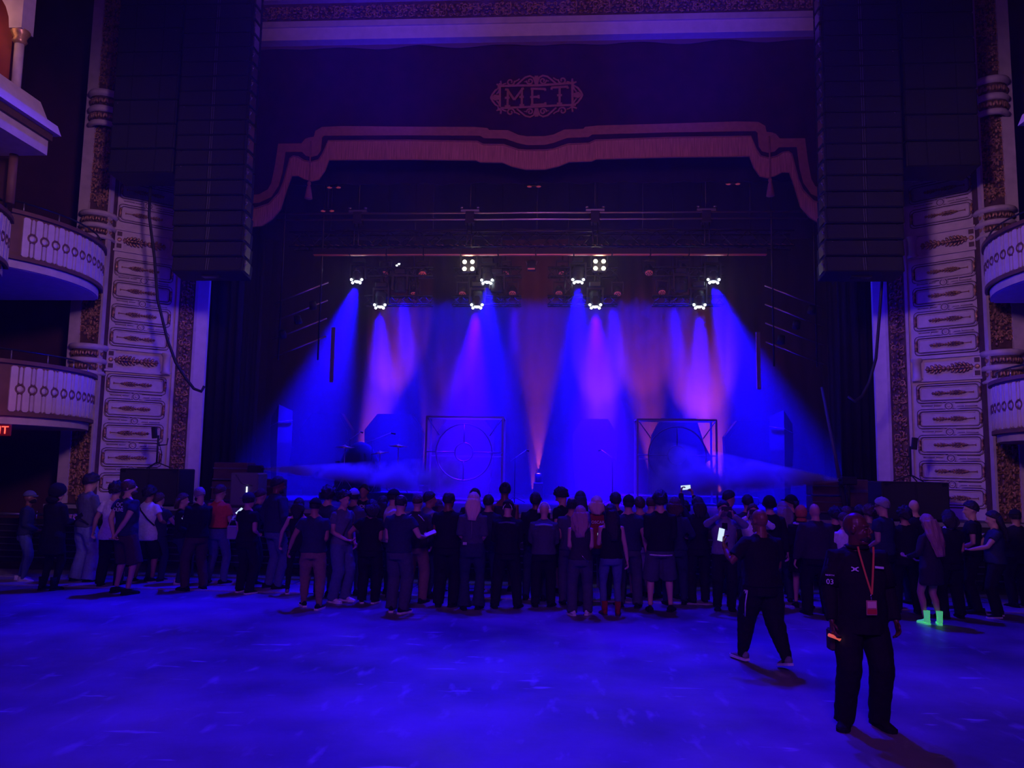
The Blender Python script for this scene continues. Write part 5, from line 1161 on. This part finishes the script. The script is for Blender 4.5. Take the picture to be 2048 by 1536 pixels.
q = wpt(P, (.34, .40, 1.17)); r = empty('folded_paper', q); tag(r, 'folded white paper in the right hand of the balding man in navy', 'paper'); MB().box(-.09, .09, -.05, .05, -.004, .0, M=T(0, 0, 0, .2, .3, -.4)).build('sheet', mat('paper_white', (.8, .8, .72), .6), r); MB().box(-.08, .08, -.04, .05, .001, .004, M=T(0, 0, .006, .3, .35, -.4)).build('inner_sheet', mat('paper_white', (.8, .8, .72), .6), r)
P = person(829, 1205, 989, -8, 'short-haired person in black jacket with white shoulder marks and khaki trousers', 'light', 1.03, top='jacket', tc='charcoal', bot='slacks', bc='khaki', hair='buzz', hc='brown', L='low', R='pocket', shoe_=B_, lod=1)
for i in (-1, 1): strap(P, 'shoulder_stripe', [(i*.06, -.125, 1.45), (i*.12, -.14, 1.41), (i*.17, -.13, 1.35)], .007, CC['white'])
P = person(853, 12.9, 983, -50, 'person in grey hooded top looking right behind the black-jacketed one', 'tan', 1.0, top='hoodie', tc='grey', hair='short', lod=1, head=(-15, 0), L='low', R='low')
P = person(891, 1213, 983, -10, 'heavy-set man with thin dark hair in plain black t-shirt and long black shorts', 'brown', 1.13, tc='black', bot='slacks', bc='black', hair='thin', hc='black', L='low', R='hang', head=(-18, 0), shoe_=B_, legw=1.1); glasses(P)
person(872, 13.45, 1000, 6, 'person in pale blue top between the grey hood and the heavy-set man', 'light', .95, 'f', top='long', tc='paleblue', hair='bob', hc='brown', lod=2)
person(947, 13.6, 977, 0, 'broad dark-haired man in black in front of the blonde woman', 'light', 1.05, top='long', tc='black', hair='short', lod=2)
P = person(942, 1219, 985, 0, 'woman with very long pale blonde hair, grey-blue top and flared dark jeans', 'light', .98, 'f', top='long', tc='slate', bot='flare', bc='darkjeans', hair='long', hc='blond', hl=.27, L='low', R='low', hem=1.0, slv=1.0, shoe_=B_, stance=.11)
strap(P, 'back_tie', [(0, -.15, 1.36), (.004, -.17, 1.2), (0, -.165, 1.1)], .005, CC['grey']); accessory(P, 'waist_tag', MB().box(-.13, -.07, -.155, -.148, .99, 1.03), CC['cream'])
person(1008, 13.7, 965, 8, 'tall man with headband and bare arms above the row, facing the stage', 'brown', 1.02, top='tank', tc='charcoal', bot='shorts', bc='grey', hair='bun', lod=1, head=(-10, 0), L='low', R='low')
P = person(1012, 1216, 1000, 0, 'man in white-patterned backwards cap and black jacket with grey shoulders, head bent', 'light', 1.1, top='jacket', tc='black', bot='slacks', bc='black', hair='capback', hcap='charcoal', L='phone', R='phone', head=(0, 25), stoop=.25, shoe_=B_, stance=.16, group='crowd standing before the stage')
strap(P, 'shoulder_yoke', [(-.14, -.135, 1.40), (0, -.155, 1.42), (.14, -.135, 1.40)], .016, CC['greyblue'])
for a in (-.03, .03): strap(P, 'cap_pattern', [(a, -.09, 1.72), (a*2.2, -.12, 1.68), (a*2.6, -.13, 1.63)], .006, CC['white'])
person(975, 13.0, 990, 4, 'dark-haired person in navy between the blonde woman and the bent-headed man', 'light', .95, top='long', tc='navy', hair='short', lod=2)
P = person(1070, 12.95, 985, -8, 'person with shiny dark helmet-like hair left of the headphone wearer', 'brown', 1.0, top='jacket', tc='black', hair='short', lod=1, L='low', R='low')
P = person(1086, 1213, 1007, 0, 'bald man wearing white headphones and a jacket with pale blue shoulders', 'light', 1.12, top='jacket', tc='slate', bot='slacks', bc='black', hair='none', L='phone', R='phone', head=(0, 20), stoop=.3, shoe_=B_, stance=.14)
m = MB().tube([(.095*math.cos(a), .0, .02+.125*math.sin(a)) for a in [PI*k/12 for k in range(13)]], .012, 6)
for i in (-1, 1): m.lathe([(0, -.02), (.035, -.02), (.035, .02), (0, .02)], 10, M=T(i*.095, 0, -.0, 0, 0, PI/2))
accessory(P, 'headphones', m, CC['white'], P[2]); strap(P, 'shoulder_yoke', [(-.15, -.135, 1.40), (0, -.16, 1.42), (.15, -.135, 1.40)], .02, CC['paleblue'])
P = person(1122, 13.75, 976, 60, 'black-clad person with swept dark hair looking left, above the row', 'light', .98, tc='black', bot='shorts', bc='black', hair='shaggy', lod=1, head=(10, 20), L='low', R='low', shoe_=B_)
person(1160, 13.3, 983, -6, 'woman with long straight black hair behind the curly-haired one', 'light', .98, 'f', top='long', tc='charcoal', hair='long', hl=.4, lod=2)
person(1143, 12.6, 994, 0, 'balding man in plain slate t-shirt beside the headphone wearer', 'tan', 1.1, tc='slate', bot='slacks', bc='slate', hair='thin', lod=1, L='low', R='low', stance=.12, shoe_=B_)
P = person(1160, 1230, 1012, 2, 'woman with long curly hair and bare shoulders in cargo jeans and chunky white sneakers', 'light', 1.0, 'f', top='tank', tc='charcoal', bot='baggy', bc='slate', hair='wavy', hc='auburn', hl=.34, L='low', R='low', shoe_=W_, stance=.15, legw=.9)
strap(P, 'belt_chain', [(-.02, -.15, 1.02), (.06, -.165, .93), (.14, -.14, .87), (.16, -.12, .95)], .005, CHROME); strap(P, 'top_strap', [(-.09, -.115, 1.36), (-.10, -.06, 1.44)], .006, CC['charcoal'])
P = person(1193, 12.95, 993, 6, 'blonde person in dark red sports jersey with white lettering', 'light', 1.0, 'f', tc='red', hair='bob', hc='blond', lod=1, L='low', R='low'); back_print(P, 'OSCAR', .07, 1.34, -.155)
P = person(1222, 1230, 1008, 6, 'woman with long black hair and bare arms in skinny blue jeans and red boots', 'light', .95, 'f', top='tank', tc='black', bot='skinny', bc='jeans', hair='long', hl=.42, L='phone', R='hang', shoe_=('boot', 'red', 'brown'), stance=.13, stride=.04)
phone(P, (-.15, .30, 1.20), 'small lit phone left of the woman in red boots', 2, (-.4, .2, .3))
person(1231, 13.2, 985, 0, 'short dark-haired man in black behind the woman in red boots', 'tan', 1.05, top='long', tc='black', hair='short', lod=2)
P = person(1257, 1214, 990, -6, 'man in dark cap and navy t-shirt over loose grey jeans beside the plaid shirt', 'light', 1.08, tc='navy', bot='baggy', bc='slate', hair='cap', hcap='black', L='low', R='hang', shoe_=B_, legw=.85)
P = person(1280, 1196, 994, 5, 'person in red and blue plaid shirt with pale patterned shorts', 'light', 1.02, top='long', tc='plaid', bot='shorts', bc='cream', hair='short', hc='brown', L='low', R='low', shoe_=B_)
person(1301, 13.5, 992, -30, 'person with thinning brown hair right of the plaid shirt, looking right', 'light', 1.0, tc='charcoal', hair='thin', hc='brown', lod=2)
P = person(1321, 1223, 983, 0, 'man in black long-sleeved top and grey shorts, bare calves, dark shaggy hair', 'light', 1.06, top='long', tc='black', bot='shorts', bc='slate', hair='shaggy', L='low', R='low', stance=.16, shoe_=B_)
accessory(P, 'shirt_tail', MB().tube([(.185*math.cos(a), .145*math.sin(a), .84) for a in [PI+PI*k/12 for k in range(13)]], .010, 6), CC['white'])
person(1350, 12.9, 995, -6, 'brown-haired person in navy right of the man in grey shorts', 'light', 1.05, 'f', top='long', tc='navy', hair='bob', hc='brown', lod=2, L='low', R='bent')
P = person(1398, 1206, 994, 4, 'long-haired person in black raising a lit phone overhead with both hands', 'light', 1.02, 'f', top='long', tc='black', bot='slacks', bc='black', hair='long', hl=.2, L=((.22, .30, 1.84), (.9, .0, -.4), 2), R=((-.02, .34, 1.84), (.9, .3, -.4), 2), shoe_=B_)
phone(P, (-.13, .36, 1.93), 'phone held high overhead, its screen bright', 2, (0, PI/2-.1, 0), sc=1.1)
person(1368, 13.4, 1003, 0, 'dark-haired person in black just left of the overhead phone', 'light', 1.0, top='long', tc='black', hair='shaggy', lod=2)
P = person(1449, 1219, 1001, 176, 'person in open grey denim jacket facing the hall, filming with a phone before the face', 'light', 1.0, top='jacket', tc='denimjacket', bot='slacks', bc='black', hair='short', L='face', R='face', shoe_=B_, hem=.98)
accessory(P, 'inner_shirt', MB().box(-.045, .045, .148, .160, 1.0, 1.42, bev=.005), CC['black']); glasses(P)
phone(P, (0, .40, 1.66), 'dark phone held sideways by the person in the grey denim jacket', 0, (0, PI/2, PI))
person(1459, 13.9, 981, -80, 'taller dark-haired man looking right behind the denim jacket', 'light', 1.0, tc='charcoal', hair='short', lod=2)
P = person(1507, 12.9, 1008, 170, 'person in white long-sleeved shirt facing the hall with a phone held up', 'light', .98, top='long', tc='white', bot='slacks', bc='charcoal', hair='short', hc='brown', L='face', R='face', lod=1)
phone(P, (0, .40, 1.66), 'dark phone held up by the person in the white shirt', 0, (0, PI/2, PI))
person(1497, 13.8, 990, 0, 'dark-haired man in front of the white-shirted person filming', 'light', 1.0, top='long', tc='charcoal', hair='short', lod=2)
person(1541, 12.9, 992, 0, 'person in black knitted beanie beyond the bald man in black', 'light', 1.02, top='long', tc='black', hair='beanie', hcap='black', lod=2)
person(1566, 13.4, 1004, 10, 'person with greyish curly hair between the beanie and the cap', 'light', 1.0, 'f', top='long', tc='brown', hair='wavy', hc='grey', hl=.3, lod=2)
person(1585, 13.9, 990, 80, 'long-haired person in black cap looking left, outlined on the blue fog', 'light', .95, 'f', top='long', tc='black', hair='caplong', hl=.2, hcap='black', lod=1)
P = person(1604, 12.9, 1011, -25, 'person in patterned orange headscarf and pale shawl collar', 'light', 1.0, 'f', top='hoodie', tc='black', bot='skirt', bc='black', hair='scarf', hcap='orangescarf', lod=1, L='low', R='low')
accessory(P, 'shawl', MB().ell((0, -.01, 1.455), (.15, .12, .05), 16, 8), CC['cream'])
P = person(1636, 1230, 1007, -3, 'very broad bald man in dark jacket with his back to the hall', 'light', 1.28, top='jacket', tc='charcoal', bot='slacks', bc='black', hair='none', L='hang', R='hang', shoe_=B_)
person(1672, 13.2, 1016, 0, 'dark curly head in the back row right of the broad bald man', 'light', 1.0, 'f', top='long', tc='black', hair='curly', lod=2)
person(1697, 13.5, 1013, 10, 'brown-haired person in the back row above the white t-shirt', 'light', 1.0, tc='black', hair='short', hc='brown', lod=2)
P = person(1690, 12.3, 1025, 10, 'woman in white short-sleeved t-shirt half hidden by the lanyard man', 'light', .98, 'f', tc='white', bot='slacks', bc='black', hair='tail', hc='brown', L='phone', R='phone', lod=1)
person(1722, 13.7, 1010, 0, 'dark-haired person in the back row directly behind the lanyard man', 'light', 1.0, tc='black', hair='short', lod=2)
person(1741, 13.3, 1012, 20, 'person with short wavy hair in the back row left of the man in glasses', 'light', .97, 'f', tc='greyblue', hair='curly', hc='brown', lod=2)
P = person(1768, 12.6, 995, 40, 'grey-haired man in glasses and navy t-shirt looking left beside the lanyard man', 'light', 1.08, tc='navy', bot='slacks', bc='black', hair='short', hc='grey', L='low', R='low', head=(10, 8), lod=1); glasses(P)
person(1812, 12.7, 1015, -10, 'dark curly-haired person in black right of the man in glasses', 'tan', 1.0, 'f', top='long', tc='black', bot='slacks', bc='black', hair='curly', lod=1, L='low', R='low')
person(1833, 13.5, 999, -5, 'bald person in black against the right subwoofer', 'light', 1.05, top='long', tc='black', hair='none', lod=2)
P = person(1866, 1249, 1029, 30, 'woman with long mauve wavy hair, black dress and glowing lime green boots', 'light', 1.03, 'f', top='dress', tc='charcoal', bot=None, hair='wavy', hc='auburn', hl=.52, L='bent', R='low', shoe_=('boot', 'lime', 'lime'), stance=.07, stride=.05, hem=.64, slv=1.7, toe=(-25, 40), head=(-10, 5))
P = person(1905, 1236, 1021, 3, 'dark-haired person in black with a white collar right of the mauve-haired woman', 'light', 1.1, top='tee', tc='black', bot='slacks', bc='black', hair='bob', L='low', R='low', shoe_=B_, legw=1.1); accessory(P, 'white_collar', MB().tube([(.08*math.cos(a), -.01+.08*math.sin(a), 1.49) for a in [2*PI*k/14 for k in range(14)]], .016, 6, closed=True), CC['white'])
person(1946, 12.9, 1002, 60, 'young man with short dark hair and black t-shirt looking left', 'light', .98, tc='black', hair='short', L='low', R='low', head=(15, 12), lod=1, bot='slacks', bc='black')
P = person(1996, 1234, 1022, 75, 'long black-haired woman in dark t-shirt facing left, forearm held out', 'light', 1.1, 'f', tc='navy', bot='slacks', bc='black', hair='long', hl=.38, L='reach', R='reach', shoe_=BW)
person(2040, 1215, 1019, 0, 'person in black cut off by the right edge of the picture', 'tan', 1.08, top='long', tc='black', bot='slacks', bc='black', hair='cap', hcap='black', L='low', R='low', lod=1)

# --- walking bald man
P = person(1528, 1332, 1018, 16, 'bald man in black t-shirt and striped track trousers walking toward the stage', 'brown', 1.22, tc='black', bot='jogger', bc='black', hair='none', L=((.36, .22, 1.36), (.6, -.2, -1), 2), R='low', lean=3, stride=.27, lift=(0, .06), stance=.13, lod=0, head=(12, 3), shoe_=('sneaker', 'grey', 'white'), group=None, slv=.75, legw=1.12)
del P[0]['h']
phone(P, (-.38, .27, 1.46), 'tall lit phone in the raised hand of the walking bald man', 2, (-.15, .25, .2))
for k in range(3): strap(P, 'trouser_stripe', [(-.225+.0, -.055+.03*k, .86), (-.222, -.05+.03*k+.05, .70), (-.20, -.02+.03*k+.07, .55)], .007, CC['white'])

# --- the man with the lanyard
GX = 1724
P = G = person(GX, 1452, 1024, 186, 'bald bearded man in black work shirt with orange lanyard and badge, standing nearest', 'dark', 1.24, top='tee', tc='black', bot='slacks', bc='black', hair='none', L=((.27, .10, .88), (.35, -.8, 0), 0), R=((.29, .12, .88), (.35, -.8, 0), 0), stance=.15, lod=0, head=(48, -2), shoe_=('low', 'black', 'black'), group=None, slv=1.75, legw=.98, toe=(6, 32), hem=.78)
del P[0]['h']
beard(P)
U = P[4]
# short overshirt sleeves above the long undersleeves
m = MB()
for i in (-1, 1):
    a, e, q, hm = P[3][i]; accessory(P, 'sleeve_cuff', MB().tube([a.lerp(e, .12), a.lerp(e, .5), a.lerp(e, .88)], [.070, .078, .084], 14), CC['black'])
m = MB(); m.tube([U((.085*math.cos(a), -.005+.085*math.sin(a), 1.485)) for a in [2*PI*k/14 for k in range(14)]], .018, 6, closed=True); accessory(P, 'shirt_collar', m, CC['black'])
ORM = mat('orange_lanyard_webbing', (.65, .16, .05), .6)
ly = MB(); 
for i in (-1, 1): ribbon(ly, [(i*.066, 1.50), (i*.060, 1.44), (i*.028, 1.26), (.0, 1.12)], .014, .004)
ly.v = [(-x, .150-(y+.21*(z-1.5)), z) for x, y, z in ly.v]
accessory(P, 'lanyard', ly, ORM)
y_ = .228
bg = MB().box(-.045, .045, y_-.004, y_+.004, .95, 1.07, bev=.003); accessory(P, 'badge', bg, mat('badge_holder', (.45, .22, .16), .4))
accessory(P, 'badge_card', MB().box(-.036, .036, y_+.004, y_+.006, 1.01, 1.06), mat('badge_cream', (.75, .5, .4), .5)); accessory(P, 'badge_stripe', MB().box(-.04, .04, y_+.004, y_+.006, .96, 1.0), mat('badge_red', (.5, .04, .03), .5))
accessory(P, 'badge_clip', MB().tube([(0, y_-.01, 1.14), (0, y_, 1.07)], .006, 6), CHROME)
# chest mark: two crossed arcs, name strip, sleeve number
em_ = MB(); ribbon(em_, [(-.028, .016), (-.012, .010), (0, .004), (.012, .010), (.028, .016)], .007, .003); ribbon(em_, [(-.028, -.016), (-.012, -.010), (0, -.004), (.012, -.010), (.028, -.016)], .007, .003); ribbon(em_, [(-.010, .01), (-.010, -.01)], .008, .003); ribbon(em_, [(.010, .01), (.010, -.01)], .008, .003)
p = U((.105, .172, 1.315)); accessory(P, 'chest_emblem', em_, PRINTM, T(p.x, p.y, p.z, PI-.25, -.15))
p = U((-.105, .172, 1.33)); accessory(P, 'name_strip', MB().box(-.045, .045, -.003, .003, -.009, .009), PRINTM, T(p.x, p.y, p.z, PI+.3, -.1, .1))
a, e, q, hm = P[3][1]; sl_p = a.lerp(e, .66); me = text_mesh('03', .062, .002); me.materials.clear(); me.materials.append(PRINTM); put('sleeve_number', me, P[0], P[1] @ T(sl_p.x+.045, sl_p.y+.085, sl_p.z-.02, math.radians(-25-186), PI/2))
me = text_mesh('NORTH', .02, .002); me.materials.clear(); me.materials.append(PRINTM); put('sleeve_lettering', me, P[0], P[1] @ T(sl_p.x+.045, sl_p.y+.085, sl_p.z+.035, math.radians(-25-186), PI/2))
accessory(P, 'belt_pouch', MB().box(.20, .27, -.05, .05, .62, .80, bev=.015), CC['brown'])
for i in (-1, 1): accessory(P, 'eye', MB().ell((i*.032, .078, .002), (.013, .012, .010), 8, 6), mat('eye_dark', (.10, .07, .06), .2), P[2])
q = wpt(P, Vector(P[3][1][2])+Vector((.0, .03, -.12))); r = empty('torch', q); tag(r, 'small red and white lit torch in the hand of the man with the lanyard', 'torch'); r.rotation_euler = (0, 1.9, .3)
MB().lathe([(0, -.05), (.014, -.05), (.015, .04), (.02, .06), (0, .06)], 10).build('torch_body', mat('torch_red', (.7, .06, .04), .3, emis=(1, .15, .1), es=.5), r); MB().lathe([(.018, .061), (0, .064)], 10).build('torch_lens', emit('torch_glow', (1, .5, .5), 2), r)
run_jobs()
for o in list(bpy.data.objects):
    if o.name.startswith('person') and 'h' in o: del o['h']
